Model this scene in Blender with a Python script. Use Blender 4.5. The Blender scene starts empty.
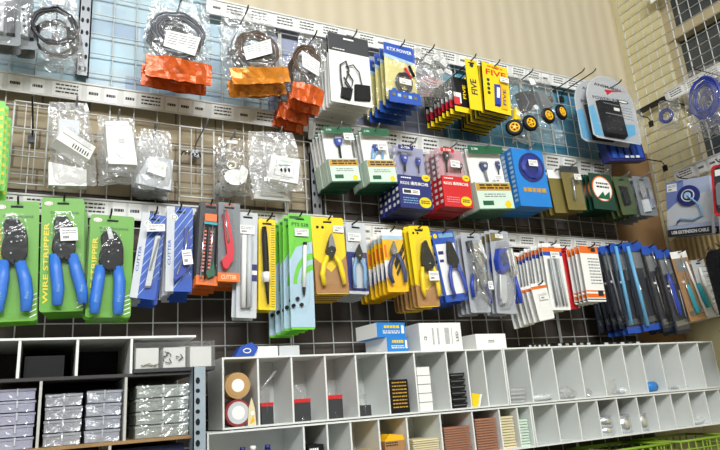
import bpy, math, random
from mathutils import Vector, Matrix

# ---------------------------------------------------------------- camera, world, light, exposure
F = 622.0            # focal length in pixels of a 720 x 450 frame
D = 1.35             # camera distance from the back wall (wall plane is y = 0)
HC = 1.30            # camera height above the floor
_Y = Vector((-320, -202, -F)).normalized()
_Z = Vector((-160, 2175, -F)).normalized()
_X = _Y.cross(_Z).normalized(); _Z = _X.cross(_Y).normalized()
RC = Matrix((_X, _Y, _Z))                    # camera -> world rotation
CAM = Vector((0, -D, HC))
sc = bpy.context.scene
col = sc.collection
cd = bpy.data.cameras.new('camera'); cam = bpy.data.objects.new('camera', cd); col.objects.link(cam)
cd.sensor_fit = 'HORIZONTAL'; cd.sensor_width = 36; cd.lens = F / 720 * 36; cd.clip_start = 0.01
cam.matrix_world = Matrix.Translation(CAM) @ RC.to_4x4()
sc.camera = cam
w = bpy.data.worlds.new('world'); sc.world = w; w.use_nodes = True
w.node_tree.nodes['Background'].inputs[0].default_value = (0.9, 0.95, 1, 1)
w.node_tree.nodes['Background'].inputs[1].default_value = 0.25
sc.view_settings.view_transform = 'Standard'; sc.view_settings.look = 'None'
sc.view_settings.gamma = 1; sc.view_settings.use_curve_mapping = False
sc.view_settings.exposure = 0.32
sc.cycles.transparent_max_bounces = 32
sc.cycles.max_bounces = 6
def area(name, loc, target, sx, sy, power, color=(1, 1, 1)):
    l = bpy.data.lights.new(name, 'AREA'); l.shape = 'RECTANGLE'; l.size = sx; l.size_y = sy
    l.energy = power; l.color = color
    o = bpy.data.objects.new(name, l); col.objects.link(o); o.location = loc
    o.rotation_euler = (Vector(target) - Vector(loc)).to_track_quat('-Z', 'Y').to_euler()
    return o
area('ceiling_tube_light_near', (0.5, -2.2, 2.93), (0.6, -0.4, 1.4), 1.3, 0.25, 42, (0.97, 0.99, 1))
area('ceiling_tube_light_far', (-0.7, -3.1, 2.93), (0.8, 0, 1.3), 2.2, 0.5, 96, (0.97, 0.99, 1))

random.seed(11)
PI = math.pi
# ---------------------------------------------------------------- materials
def nodes_of(name):
    m = bpy.data.materials.new(name); m.use_nodes = True
    nt = m.node_tree; return m, nt, nt.nodes['Principled BSDF']
def S(c):            # sRGB 0-255 -> linear
    return tuple(((v / 255 + 0.055) / 1.055) ** 2.4 if v > 10 else v / 255 / 12.92 for v in c) + (1,)
def mat(name, c, rough=0.5, metal=0.0, spec=0.5, vary=0.0, scale=40, coat=0, bump=0, bscale=60):
    m, nt, b = nodes_of(name)
    b.inputs['Base Color'].default_value = S(c); b.inputs['Roughness'].default_value = rough
    b.inputs['Metallic'].default_value = metal; b.inputs['Specular IOR Level'].default_value = spec
    b.inputs['Coat Weight'].default_value = coat
    if vary or bump:
        tc = nt.nodes.new('ShaderNodeTexCoord'); n = nt.nodes.new('ShaderNodeTexNoise')
        n.inputs['Scale'].default_value = scale; n.inputs['Detail'].default_value = 4
        nt.links.new(tc.outputs['Object'], n.inputs['Vector'])
    if vary:
        r = nt.nodes.new('ShaderNodeMix'); r.data_type = 'RGBA'
        r.inputs[6].default_value = S(tuple(max(0, v * (1 - vary)) for v in c)); r.inputs[7].default_value = S(tuple(min(255, v * (1 + vary)) for v in c))
        nt.links.new(n.outputs['Fac'], r.inputs[0]); nt.links.new(r.outputs[2], b.inputs['Base Color'])
    if bump:
        n2 = nt.nodes.new('ShaderNodeTexNoise'); n2.inputs['Scale'].default_value = bscale; n2.inputs['Detail'].default_value = 3
        nt.links.new(tc.outputs['Object'], n2.inputs['Vector'])
        bp = nt.nodes.new('ShaderNodeBump'); bp.inputs['Strength'].default_value = bump; bp.inputs['Distance'].default_value = 0.004
        nt.links.new(n2.outputs['Fac'], bp.inputs['Height']); nt.links.new(bp.outputs[0], b.inputs['Normal'])
    return m
def film(name, tint=(235, 238, 240), alpha=0.22, gloss=0.30, bump=0.6, bscale=55, rough=0.12):
    """thin clear plastic: mostly see-through, a little milky, glossy in its creases"""
    m = bpy.data.materials.new(name); m.use_nodes = True; nt = m.node_tree; nt.nodes.clear()
    N = nt.nodes.new; L = nt.links.new
    out = N('ShaderNodeOutputMaterial'); tr = N('ShaderNodeBsdfTransparent'); df = N('ShaderNodeBsdfDiffuse'); gl = N('ShaderNodeBsdfGlossy')
    df.inputs[0].default_value = S(tint); gl.inputs['Roughness'].default_value = rough
    tc = N('ShaderNodeTexCoord'); no = N('ShaderNodeTexNoise'); no.inputs['Scale'].default_value = bscale
    no.inputs['Detail'].default_value = 2; no.inputs['Distortion'].default_value = 1.2
    L(tc.outputs['Object'], no.inputs['Vector'])
    bp = N('ShaderNodeBump'); bp.inputs['Strength'].default_value = bump; bp.inputs['Distance'].default_value = 0.01
    L(no.outputs['Fac'], bp.inputs['Height']); L(bp.outputs[0], gl.inputs['Normal'])
    m1 = N('ShaderNodeMixShader'); m2 = N('ShaderNodeMixShader')
    m1.inputs[0].default_value = alpha; L(tr.outputs[0], m1.inputs[1]); L(df.outputs[0], m1.inputs[2])
    lw = N('ShaderNodeLayerWeight'); lw.inputs[0].default_value = 0.35; L(bp.outputs[0], lw.inputs['Normal'])
    mm = N('ShaderNodeMath'); mm.operation = 'MULTIPLY_ADD'; mm.inputs[1].default_value = gloss; mm.inputs[2].default_value = gloss * 0.3
    L(lw.outputs['Fresnel'], mm.inputs[0]); L(mm.outputs[0], m2.inputs[0])
    L(m1.outputs[0], m2.inputs[1]); L(gl.outputs[0], m2.inputs[2]); L(m2.outputs[0], out.inputs[0])
    return m
BAG = film('clear_bag_plastic', alpha=0.05, gloss=0.26, bump=1.0, bscale=26, rough=0.14)
BAGM = film('milky_bag_plastic', alpha=0.17, gloss=0.3, bump=1.0, bscale=30, rough=0.18)
BLI = film('blister_plastic', alpha=0.012, gloss=0.10, bump=0.12, bscale=22, rough=0.1)
BLG = film('grey_blister_plastic', (190, 195, 198), 0.14, 0.3, 0.5, 24, 0.1)
def M(name, *a, **k): return mat(name, *a, **k)
WHITE = M('white_plastic', (232, 232, 228), 0.4)
PAPER = M('white_paper', (240, 240, 236), 0.7)
INK = M('black_ink', (34, 34, 38), 0.6)
GREYINK = M('grey_ink', (120, 122, 128), 0.6)
BLACK = M('black_plastic', (16, 17, 20), 0.55, spec=0.25)
BLACKM = M('black_metal', (32, 32, 34), 0.4, 0.4)
CHROME = M('chrome_metal', (205, 207, 210), 0.22, 0.9)
STEEL = M('grey_steel', (138, 141, 145), 0.45, 0.6)
WIRE = M('white_coated_wire', (202, 204, 200), 0.4)
BLUEH = M('bright_blue_grip', (48, 118, 214), 0.4)
NAVYH = M('dark_blue_grip', (40, 56, 110), 0.4)
BLUED = M('blue_grip', (36, 66, 170), 0.35)
LBLUE = M('light_blue_plastic', (120, 165, 205), 0.4)
GREEN = M('lime_green_card', (92, 158, 38), 0.42, vary=0.05, scale=14)
GREEND = M('dark_green_print', (38, 92, 40), 0.45)
GREEN2 = M('fresh_green_print', (110, 200, 60), 0.42)
PALEBLUE = M('pale_blue_print', (172, 200, 218), 0.45)
YEL = M('yellow_card', (240, 208, 24), 0.42)
YELO = M('amber_yellow_card', (242, 186, 22), 0.42)
YELH = M('yellow_grip', (246, 214, 20), 0.35)
KRAFT = M('kraft_board', (168, 124, 78), 0.75, vary=0.06, scale=90)
ORANGE = M('orange_print', (232, 112, 34), 0.45)
ORF = M('orange_foil', (196, 84, 26), 0.3, 0.15, vary=0.25, scale=25, bump=1.0, bscale=40)
ORF2 = M('amber_foil', (214, 128, 38), 0.28, 0.2, vary=0.25, scale=25, bump=1.0, bscale=40)
RED = M('red_print', (206, 34, 40), 0.42)
REDT = M('bright_red_plastic', (214, 40, 60), 0.35)
NAVY = M('navy_print', (34, 42, 110), 0.42)
BLUEC = M('royal_blue_card', (38, 82, 176), 0.42)
SKYB = M('sky_blue_box', (36, 128, 208), 0.42)
CYAN = M('cyan_blue_plastic', (104, 176, 218), 0.4)
TEAL = M('teal_plastic', (38, 160, 176), 0.35)
GREYC = M('grey_card', (118, 124, 128), 0.5)
LGREY = M('light_grey_card', (196, 200, 204), 0.5)
CHAR = M('charcoal_card', (52, 54, 58), 0.5)
BOXG = M('bottle_green_print', (22, 92, 60), 0.42)
MINT = M('mint_white_print', (206, 226, 210), 0.45)
GOLD = M('ochre_print', (196, 150, 52), 0.5)
PINK = M('pink_print', (224, 140, 150), 0.5)
CREAM = M('cream_paper', (222, 210, 170), 0.7)
BROWNP = M('red_brown_paper', (160, 112, 88), 0.75, vary=0.08, scale=120)
TANT = M('tan_tape', (186, 148, 96), 0.4)
SHELF = M('white_laminate', (226, 229, 226), 0.5, vary=0.015, scale=8)
SHELFE = M('grey_white_laminate', (186, 186, 180), 0.55, vary=0.05, scale=30)  # greyer white for the lower dividers of the deep rack
DARKB = M('dark_grey_board', (58, 56, 56), 0.7)
WOODE = M('raw_wood_board', (150, 118, 76), 0.7, vary=0.15, scale=30)
OLIVE = M('olive_yellow_card', (122, 110, 58), 0.5)
CLEARBOX = film('clear_box_plastic', (222, 226, 232), 0.22, 0.3, 0.3, 20, 0.12)
CLEARTHIN = film('thin_clear_plastic', (222, 226, 232), 0.05, 0.2, 0.3, 20, 0.12)
CABLE = M('dark_cable', (44, 42, 46), 0.42)
CABLEB = M('brown_black_cable', (82, 62, 46), 0.45)
CABLEG = M('grey_cable', (88, 90, 96), 0.42)
CABLEU = M('blue_cable', (46, 62, 150), 0.4)

# ---------------------------------------------------------------- mesh helpers
class MB:
    def __init__(s): s.v = []; s.f = []; s.m = []; s.mats = []; s.sm = []
    def mi(s, m):
        if m not in s.mats: s.mats.append(m)
        return s.mats.index(m)
    def add(s, vs, fs, m, smooth=False):
        b = len(s.v); s.v += [tuple(v) for v in vs]; i = s.mi(m)
        for f in fs: s.f.append(tuple(b + k for k in f)); s.m.append(i); s.sm.append(smooth)
        return s
    def box(s, x0, x1, y0, y1, z0, z1, m, T=None):
        vs = [Vector((x, y, z)) for x in (x0, x1) for y in (y0, y1) for z in (z0, z1)]
        if T: vs = [T @ v for v in vs]
        return s.add(vs, [(0, 1, 3, 2), (4, 6, 7, 5), (0, 4, 5, 1), (2, 3, 7, 6), (0, 2, 6, 4), (1, 5, 7, 3)], m)
    def prism(s, pts, y0, y1, m, inset=0.0):
        """outline pts (x, z) extruded from y0 (front) to y1 (back); front face may be inset"""
        n = len(pts); a = sum(p[0] * pts[(i + 1) % n][1] - pts[(i + 1) % n][0] * p[1] for i, p in enumerate(pts))
        if a < 0: pts = pts[::-1]
        cx = sum(p[0] for p in pts) / n; cz = sum(p[1] for p in pts) / n; k = 1 - inset
        vs = [(cx + (x - cx) * k, y0, cz + (z - cz) * k) for x, z in pts] + [(x, y1, z) for x, z in pts]
        fs = [tuple(range(n)), tuple(range(2 * n - 1, n - 1, -1))] + [(i, n + i, n + (i + 1) % n, (i + 1) % n) for i in range(n)]
        return s.add(vs, fs, m)
    def tube(s, pts, r, m, seg=6, fl=1.0, closed=False):
        """pts: 3D points, r: radius or list; fl squashes it in y"""
        pts = [Vector(p) for p in pts]; n = len(pts); rs = r if isinstance(r, (list, tuple)) else [r] * n
        vs = []
        prev = None
        for i, p in enumerate(pts):
            if closed: t = pts[(i + 1) % n] - pts[i - 1]
            else: t = pts[min(i + 1, n - 1)] - pts[max(i - 1, 0)]
            t = t.normalized() if t.length > 1e-9 else Vector((0, 0, 1))
            ref = Vector((0, 1, 0)) if abs(t.y) < 0.9 else Vector((0, 0, 1))
            a = t.cross(ref).normalized(); b = t.cross(a)
            for k in range(seg):
                q = 2 * PI * k / seg
                d = a * math.cos(q) * rs[i] + b * math.sin(q) * rs[i]; d.y *= fl
                vs.append(p + d)
        fs = []
        for i in range(n if closed else n - 1):
            j = (i + 1) % n
            for k in range(seg):
                fs.append((i * seg + k, i * seg + (k + 1) % seg, j * seg + (k + 1) % seg, j * seg + k))
        if not closed:
            fs += [tuple(range(seg))[::-1], tuple((n - 1) * seg + k for k in range(seg))]
        return s.add(vs, fs, m, True)
    def disc(s, c, r, y0, y1, m, seg=20, rz=None, inset=0.0):
        rz = rz or r
        return s.prism([(c[0] + r * math.cos(2 * PI * k / seg), c[1] + rz * math.sin(2 * PI * k / seg)) for k in range(seg)], y0, y1, m, inset)
    def ring(s, c, R, r, m, y=0, n=28, seg=6, rz=None, wob=0):
        rz = rz or R
        pts = [(c[0] + R * math.cos(2 * PI * k / n) * (1 + wob * math.sin(3 * k)), y + wob * R * math.sin(5 * k), c[1] + rz * math.sin(2 * PI * k / n) * (1 + wob * math.cos(2 * k))) for k in range(n)]
        return s.tube(pts, r, m, seg, closed=True)
    def text(s, body, c, w, h, y, m, rot=0.0):
        """flat lettering facing -y, centred at c=(x,z), fitted into w x h"""
        vs, fs = glyphs(body)
        if not vs: return s
        x0 = min(v[0] for v in vs); x1 = max(v[0] for v in vs); z0 = min(v[1] for v in vs); z1 = max(v[1] for v in vs)
        sx = w / max(x1 - x0, 1e-6); sz = h / max(z1 - z0, 1e-6)
        cr, sr = math.cos(rot), math.sin(rot); out = []
        for v in vs:
            a = (v[0] - (x0 + x1) / 2) * sx; b = (v[1] - (z0 + z1) / 2) * sz
            out.append((c[0] + a * cr - b * sr, y, c[1] + a * sr + b * cr))
        return s.add(out, fs, m)
    def lines(s, x0, x1, z1, z0, n, y, m, seed=0, fill=0.45):
        """rows of tiny illegible print"""
        rnd = random.Random(seed); h = (z1 - z0) / n
        for i in range(n):
            z = z1 - h * i; x = x0
            while x < x1 - 1e-4:
                wd = (x1 - x0) * rnd.uniform(0.08, 0.25); e = min(x + wd, x1)
                s.add([(x, y, z), (x, y, z - h * fill), (e, y, z - h * fill), (e, y, z)], [(0, 1, 2, 3)], m)
                x = e + (x1 - x0) * 0.04
        return s
    def quad(s, pts, y, m):
        return s.add([(p[0], y, p[1]) for p in pts], [tuple(range(len(pts)))], m)
    def build(s, name, parent=None):
        me = bpy.data.meshes.new(name); me.from_pydata(s.v, [], s.f)
        for m in s.mats: me.materials.append(m)
        me.polygons.foreach_set('material_index', s.m); me.polygons.foreach_set('use_smooth', s.sm); me.update()
        o = bpy.data.objects.new(name, me); col.objects.link(o)
        if parent is not None: o.parent = parent
        return o
_g = {}
def glyphs(body):
    if body not in _g:
        c = bpy.data.curves.new('tmp', 'FONT'); c.body = body; c.resolution_u = 2; c.offset = 0.018
        o = bpy.data.objects.new('tmp', c); col.objects.link(o)
        bpy.context.view_layer.update()
        dg = bpy.context.evaluated_depsgraph_get()
        me = bpy.data.meshes.new_from_object(o.evaluated_get(dg))
        _g[body] = ([tuple(v.co[:2]) for v in me.vertices], [tuple(p.vertices) for p in me.polygons])
        bpy.data.objects.remove(o); bpy.data.curves.remove(c); bpy.data.meshes.remove(me)
    return _g[body]

def tag(o, label, cat, group=None):
    o['label'] = label; o['category'] = cat
    if group: o['group'] = group
    return o
def struct(o): o['kind'] = 'structure'; return o
def empty(name, loc=(0, 0, 0), rot=None):
    o = bpy.data.objects.new(name, None); o.empty_display_size = 0.02; col.objects.link(o)
    o.matrix_world = Matrix.Translation(loc) @ (rot.to_4x4() if rot else Matrix())
    return o
def copy_tree(o, parent=None):
    c = o.copy(); col.objects.link(c)
    if parent is not None: c.parent = parent; c.matrix_parent_inverse = o.matrix_parent_inverse.copy()
    for ch in list(o.children): copy_tree(ch, c)
    return c

# ---------------------------------------------------------------- photograph ray -> place
def ray(px, py): return RC @ Vector((px - 360, 225 - py, -F))
def at(px, py, d=0.0):                      # point at distance d in front of the back wall
    v = ray(px, py); return CAM + v * ((D - d) / v.y)
def aside(px, py, x0=1.80):                 # point on a plane parallel to the side wall
    v = ray(px, py); return CAM + v * (x0 / v.x)

HOOKS = []
class Pack:
    """a hanging or standing article: local frame x right, y back, z up, origin at the top middle of its front plane"""
    def __init__(s, name, q, d, yaw=0.0, n=None):
        c0 = at(sum(p[0] for p in q) / 4, sum(p[1] for p in q) / 4, d)
        s.n = Vector((math.sin(yaw), -math.cos(yaw), 0)) if n is None else n     # facing direction
        s.o0 = c0
        P = [s.hit(*p) for p in q]
        u = ((P[1] - P[0]) + (P[2] - P[3])).normalized()
        v = ((P[0] - P[3]) + (P[1] - P[2])).normalized()
        z = (v - u * v.dot(u) * 0.5).normalized()
        x = (u - z * u.dot(z)).normalized(); y = z.cross(x)
        s.W = ((P[1] - P[0]).length + (P[2] - P[3]).length) / 2
        s.H = ((P[0] - P[3]).length + (P[1] - P[2]).length) / 2
        ctr = (P[0] + P[1] + P[2] + P[3]) / 4; top = ctr + z * s.H / 2
        s.R = Matrix((x, y, z)).transposed(); s.d = d
        s.root = empty(name, top, s.R); s.M = Matrix.Translation(top) @ s.R.to_4x4(); s.Mi = s.M.inverted()
    def hit(s, px, py):
        v = ray(px, py); return CAM + v * ((s.o0 - CAM).dot(s.n) / v.dot(s.n))
    def q(s, px, py):                       # pixel -> local (x, z) on the front plane
        p = s.Mi @ s.hit(px, py); return (p.x, p.z)
    def qs(s, *pp): return [s.q(*p) for p in pp]
    def add(s, name, mb, parent=None):
        return mb.build(name, parent or s.root)
    def sticker(s, px0, py0, px1, py1, y=-0.004, tilt=0, seed=1, code=False):
        a = s.q(px0, py0); b = s.q(px1, py1); mb = MB()
        w, h = abs(b[0] - a[0]) / 2, abs(a[1] - b[1]) / 2; cx, cz = (a[0] + b[0]) / 2, (a[1] + b[1]) / 2
        T = Matrix.Translation((cx, 0, cz)) @ Matrix.Rotation(-tilt, 4, 'Y')
        mb.box(-w, w, y, y + 0.0006, -h, h, PAPER, T)
        k = MB(); k.lines(-w * .8, w * .8, h * .6, -h * .1, 2, y - 0.0003, GREYINK, seed, 0.4)
        if code:
            rnd = random.Random(seed); x = -w * .6
            while x < w * .5:
                e = x + w * rnd.uniform(.04, .1); k.quad([(x, -h * .2), (x, -h * .8), (e, -h * .8), (e, -h * .2)], y - 0.0003, INK); x = e + w * rnd.uniform(.04, .1)
        else: k.lines(-w * .7, 0, -h * .25, -h * .75, 1, y - 0.0003, INK, seed + 3, 0.8)
        mb.add([T @ Vector(v) for v in k.v], k.f, k.mats[0])
        return s.add('price_sticker', mb)
    def tag(s, label, cat, group=None): tag(s.root, label, cat, group); s.label = label; s.cat = cat; return s
def rrect(W, H, r=0.006, n=3, x=0.0, z=None):
    """rounded card outline, top at z=0 downwards"""
    z1 = 0 if z is None else z; z0 = z1 - H; pts = []
    for cx, cz, a in ((x + W / 2 - r, z1 - r, 0), (x - W / 2 + r, z1 - r, 90), (x - W / 2 + r, z0 + r, 180), (x + W / 2 - r, z0 + r, 270)):
        for k in range(n + 1):
            t = math.radians(a + 90 * k / n); pts.append((cx + r * math.cos(t), cz + r * math.sin(t)))
    return pts
ORD = ['', 'second', 'third', 'fourth', 'fifth', 'sixth', 'seventh', 'eighth', 'ninth', 'tenth', 'eleventh', 'twelfth']
def stack(P, n, dy, short, group, dz=0.0, dx=0.0, jit=0.006, drop=()):
    """copies of the front pack hanging behind it on the same hook"""
    kids = [c for c in P.root.children]
    P.root['group'] = group
    rnd = random.Random(len(short) * 7 + n)
    for i in range(1, n):
        c = P.root.copy(); col.objects.link(c)
        for ch in kids:
            if ch.name.split('.')[0] in drop or ch.name.startswith('price_sticker'): continue
            k = ch.copy(); col.objects.link(k); k.parent = c
            for g in ch.children:
                g2 = g.copy(); col.objects.link(g2); g2.parent = k
        off = Vector((dx * i + rnd.uniform(-jit, jit) * .4, dy * i, dz * i + rnd.uniform(-jit, jit) * .4)) if P.n.y < -0.5 else Vector((dy * i, dx * i, dz * i))
        c.matrix_world = Matrix.Translation(off) @ P.M @ Matrix.Rotation(rnd.uniform(-jit, jit) * 3, 4, 'Y')
        c['label'] = f"{short}, {ORD[i]} from the front on its hook"
    return P
HOOKN = 0
def hook(x, z, d, what, y0=-0.028, m=None, tip=0.007, droop=0.0):
    """a bent wire display hook clipped on the mesh"""
    mb = MB(); m = m or BLACKM
    mb.tube([(0, 0.004, -0.03), (0, 0, -0.028), (0, -0.004, -0.006), (0, -0.012, 0), (0, -d + 0.012, 0.0005 - droop), (0, -d + 0.004, 0.002 - droop), (0, -d - 0.002, tip - droop)], 0.0018, m, 6)
    mb.box(-0.008, 0.008, -0.003, 0.001, -0.032, -0.012, m)
    o = mb.build('display_hook'); o.location = (x, y0, z)
    tag(o, what, 'hook', None); return o
def hang(P, what, reach=0.03, u=None, dz=0.008, m=None):
    p = P.M @ Vector((0 if u is None else u, 0, -dz))
    return hook(p.x, p.z + 0.0035, -p.y - 0.028 + reach * .8, f"{'grey' if m is STEEL else 'black'} wire display hook carrying the {what}", m=m)
def plier(P, jaw, handles, r, mjaw, mh, y=-0.008, name='pliers', jt=0.006, rivets=(), mr=None):
    """jaws as a thick outline, each grip a tapered bowed tube; pixel outlines on the card plane"""
    mb = MB(); mb.prism(P.qs(*jaw), y - jt, y + jt * .6, mjaw, 0.06)
    for (a, b, rr) in rivets:
        c = P.q(a, b); mb.disc(c, rr, y - jt - 0.0015, y, mr or CHROME, 10, inset=0.2)
    t = P.add(name, mb)
    for h in handles:
        hb = MB(); pts = [P.q(*p) for p in h]; n = len(pts)
        hb.tube([(x, y, z) for x, z in pts], [r * (0.75 + 0.35 * math.sin(PI * min(1, (i + .6) / n))) for i in range(n)], mh, 8, 0.8)
        P.add('handle', hb, t)
    return t
def blister(P, pts, depth, m=None, y=-0.0008, inset=0.1, name='blister'):
    q = P.qs(*pts); mb = MB(); n = len(q)
    a = sum(p[0] * q[(i + 1) % n][1] - q[(i + 1) % n][0] * p[1] for i, p in enumerate(q))
    if a < 0: q = q[::-1]
    cx = sum(p[0] for p in q) / n; cz = sum(p[1] for p in q) / n
    # rounded corners
    rq = []
    for i in range(n):
        a0, b0, c0 = Vector(q[i - 1]), Vector(q[i]), Vector(q[(i + 1) % n])
        for t in (0.18, 0.0):
            rq.append(tuple(b0 + (a0 - b0) * t) if t else None)
        rq.pop(); rq.append(tuple(b0 * .86 + (a0 + c0) * .07)); rq.append(tuple(b0 + (c0 - b0) * .18))
    n = len(rq); k = 1 - inset
    vs = [(cx + (x - cx) * k, y - depth, cz + (z - cz) * k) for x, z in rq] + [(x, y, z) for x, z in rq] + [(cx + (x - cx) * 1.06, y, cz + (z - cz) * 1.06) for x, z in rq]
    fs = [tuple(range(n))] + [(i, n + i, n + (i + 1) % n, (i + 1) % n) for i in range(n)] + [(n + i, 2 * n + i, 2 * n + (i + 1) % n, n + (i + 1) % n) for i in range(n)]
    mb.add(vs, fs, m or BLI); return P.add(name, mb)
def bag(P, W, H, depth, m=None, seed=0, top=0.0, name='plastic_bag', x=0.0, nx=11, nz=14, rag=0.04):
    """crumpled pillow bag, closed all round, flat at its hanging edge"""
    rnd = random.Random(seed); mb = MB(); m = m or BAG
    ex = [rnd.uniform(-1, 1) for _ in range(nz + 1)]; ez = [rnd.uniform(-1, 1) for _ in range(nx + 1)]
    for sgn in (-1, 1):
        vs = []
        for j in range(nz + 1):
            for i in range(nx + 1):
                u = i / nx; v = j / nz
                bul = (math.sin(PI * u) ** .6) * (math.sin(PI * min(1, v * .93 + .02)) ** .7) * min(1, v * 1.6 + .05) if 0 < i < nx and 0 < j < nz else 0
                narrow = 0.86 + 0.14 * min(1, v * 2.2)
                vs.append((x + (u - .5) * W * narrow * (1 + rag * ex[j] * (1 if u in (0, 1) else .3)), sgn * depth / 2 * bul + (rnd.uniform(-1, 1) * 0.0028 if bul else 0), top - v * H * (1 + rag * .5 * ez[i])))
        fs = []
        for j in range(nz):
            for i in range(nx):
                a = j * (nx + 1) + i; fs.append((a, a + nx + 1, a + nx + 2, a + 1) if sgn < 0 else (a, a + 1, a + nx + 2, a + nx + 1))
        mb.add(vs, fs, m)
    return P.add(name, mb)

# ---------------------------------------------------------------- the room
XR = 1.83
def zc(z): return HC + z
def stripe_wall(name, c1, c2, scale, axis='X', bump=0.3):
    m, nt, b = nodes_of(name); N = nt.nodes.new; L = nt.links.new
    tc = N('ShaderNodeTexCoord'); wv = N('ShaderNodeTexWave'); wv.bands_direction = axis; wv.inputs['Scale'].default_value = scale
    wv.inputs['Distortion'].default_value = 0.6; wv.inputs['Detail'].default_value = 2; L(tc.outputs['Object'], wv.inputs['Vector'])
    mx = N('ShaderNodeMix'); mx.data_type = 'RGBA'; mx.inputs[6].default_value = S(c1); mx.inputs[7].default_value = S(c2)
    L(wv.outputs['Fac'], mx.inputs[0]); L(mx.outputs[2], b.inputs['Base Color']); b.inputs['Roughness'].default_value = 0.6
    bp = N('ShaderNodeBump'); bp.inputs['Strength'].default_value = bump; bp.inputs['Distance'].default_value = 0.004
    L(wv.outputs['Fac'], bp.inputs['Height']); L(bp.outputs[0], b.inputs['Normal']); return m
WALLM = stripe_wall('beige_panelling', (192, 180, 154), (200, 189, 164), 5.5)
CREAMW = mat('cream_painted_wall', (214, 204, 160), 0.7, vary=0.05, scale=9)
PLAIN = mat('plain_grey_white_wall', (176, 174, 168), 0.8)
FLOORM = mat('grey_floor_tile', (140, 138, 134), 0.5, vary=0.05, scale=6)
XL, YF, ZT = -2.2, -4.4, 2.98
def slab(name, x0, x1, y0, y1, z0, z1, m):
    return struct(MB().box(x0, x1, y0, y1, z0, z1, m).build(name))
slab('wall_back', XL, XR, 0, 0.08, 0, ZT, WALLM)
slab('wall_left', XL - 0.08, XL, YF, 0.08, 0, ZT, PLAIN)
slab('wall_front', XL, XR, YF - 0.08, YF, 0, ZT, PLAIN)
slab('floor', XL - 0.08, XR + 0.1, YF - 0.08, 0.08, -0.08, 0, FLOORM)
slab('ceiling', XL - 0.08, XR + 0.1, YF - 0.08, 0.08, ZT, ZT + 0.08, PLAIN)
# side wall with a window opening
wy1 = aside(668, 60, XR).y; wy0 = -1.35; wz0 = zc(0.50); wz1 = zc(1.50)
mb = MB()
mb.box(XR, XR + 0.1, wy1, 0.0, 0, ZT, CREAMW); mb.box(XR, XR + 0.1, YF, wy0, 0, ZT, CREAMW)
mb.box(XR, XR + 0.1, wy0, wy1, 0, wz0, CREAMW); mb.box(XR, XR + 0.1, wy0, wy1, wz1, ZT, CREAMW)
struct(mb.build('wall_right'))
PANE = mat('dark_window_glass', (62, 68, 72), 0.15, spec=0.6)
FRAMEM = mat('beige_window_frame', (188, 174, 140), 0.6)
wn = empty('window_1', (XR, 0, 0)); wn['kind'] = 'structure'
mb = MB(); mb.box(0.05, 0.06, wy0, wy1, wz0, wz1, PANE); mb.build('window_pane', wn)
mb = MB()
zb = aside(690, 22, XR).z
for z, t in ((wz0 + .02, .02), (wz1 - .02, .02), (zb, .018)): mb.box(0.015, 0.07, wy0, wy1, z - t, z + t, FRAMEM)
for y, t in ((wy0 + .02, .02), (wy1 - .012, .012), (wy1 - .42, .012)): mb.box(0.02, 0.068, y - t, y + t, wz0, wz1, FRAMEM)
mb.build('window_frame', wn)

# boards behind the mesh
def noise_board(name, base, cols, scale, thr):
    """printed poster sheet: blocks of ink on a pale ground"""
    m, nt, b = nodes_of(name); N = nt.nodes.new; L = nt.links.new
    tc = N('ShaderNodeTexCoord'); br = N('ShaderNodeTexBrick'); mp = N('ShaderNodeMapping'); mp.inputs['Rotation'].default_value = (PI / 2, 0, 0)
    L(tc.outputs['Object'], mp.inputs[0]); L(mp.outputs[0], br.inputs[0])
    br.inputs['Color1'].default_value = S(base); br.inputs['Color2'].default_value = S(cols[0]); br.inputs['Mortar'].default_value = S(base)
    br.inputs['Scale'].default_value = scale; br.inputs['Bias'].default_value = thr; br.inputs['Mortar Size'].default_value = 0.03
    br.inputs['Brick Width'].default_value = 0.8; br.inputs['Row Height'].default_value = 0.6
    no = N('ShaderNodeTexNoise'); no.inputs['Scale'].default_value = 7; L(tc.outputs['Object'], no.inputs[0])
    mx = N('ShaderNodeMix'); mx.data_type = 'RGBA'; mx.inputs[7].default_value = S(cols[1]); L(br.outputs['Color'], mx.inputs[6])
    rp = N('ShaderNodeMapRange'); rp.inputs[1].default_value = 0.5; rp.inputs[2].default_value = 0.62; L(no.outputs['Fac'], rp.inputs[0]); L(rp.outputs[0], mx.inputs[0])
    L(mx.outputs[2], b.inputs['Base Color']); b.inputs['Roughness'].default_value = 0.35; return m
POST1 = noise_board('pale_blue_poster', (172, 194, 204), [(40, 76, 150), (168, 200, 214)], 14, -0.55)
POST2 = noise_board('teal_poster', (96, 152, 172), [(28, 66, 120), (60, 124, 150)], 16, -0.4)
def board(name, x0, x1, z0, z1, m, label, cat='board', y=-0.008):
    o = MB().box(0, x1 - x0, -0.005, 0.0, 0, z1 - z0, m).build(name); o.location = (x0, y, z0); return tag(o, label, cat)
board('poster_board', -0.22, 0.46, zc(0.705), zc(1.0), POST1, 'pale blue printed poster board behind the wire mesh, upper left of the wall', 'poster')
board('poster_board', 0.462, 0.98, zc(0.705), zc(0.975), mat('lilac_grey_poster', (140, 146, 170), 0.5, vary=.1, scale=12), 'lilac grey board behind the mesh under the cable bags in the middle', 'poster')
board('poster_board', 0.982, 1.62, zc(0.66), zc(1.0), POST2, 'teal blue printed poster board behind the mesh under the wheel bag', 'poster')
BRK, _nt, _b = nodes_of('brown_beige_board')  # brown beige blocks, darker than the wall, with darker lines between
_tc = _nt.nodes.new('ShaderNodeTexCoord'); _br = _nt.nodes.new('ShaderNodeTexBrick'); _mp = _nt.nodes.new('ShaderNodeMapping'); _mp.inputs['Rotation'].default_value = (PI / 2, 0, 0)
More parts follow.
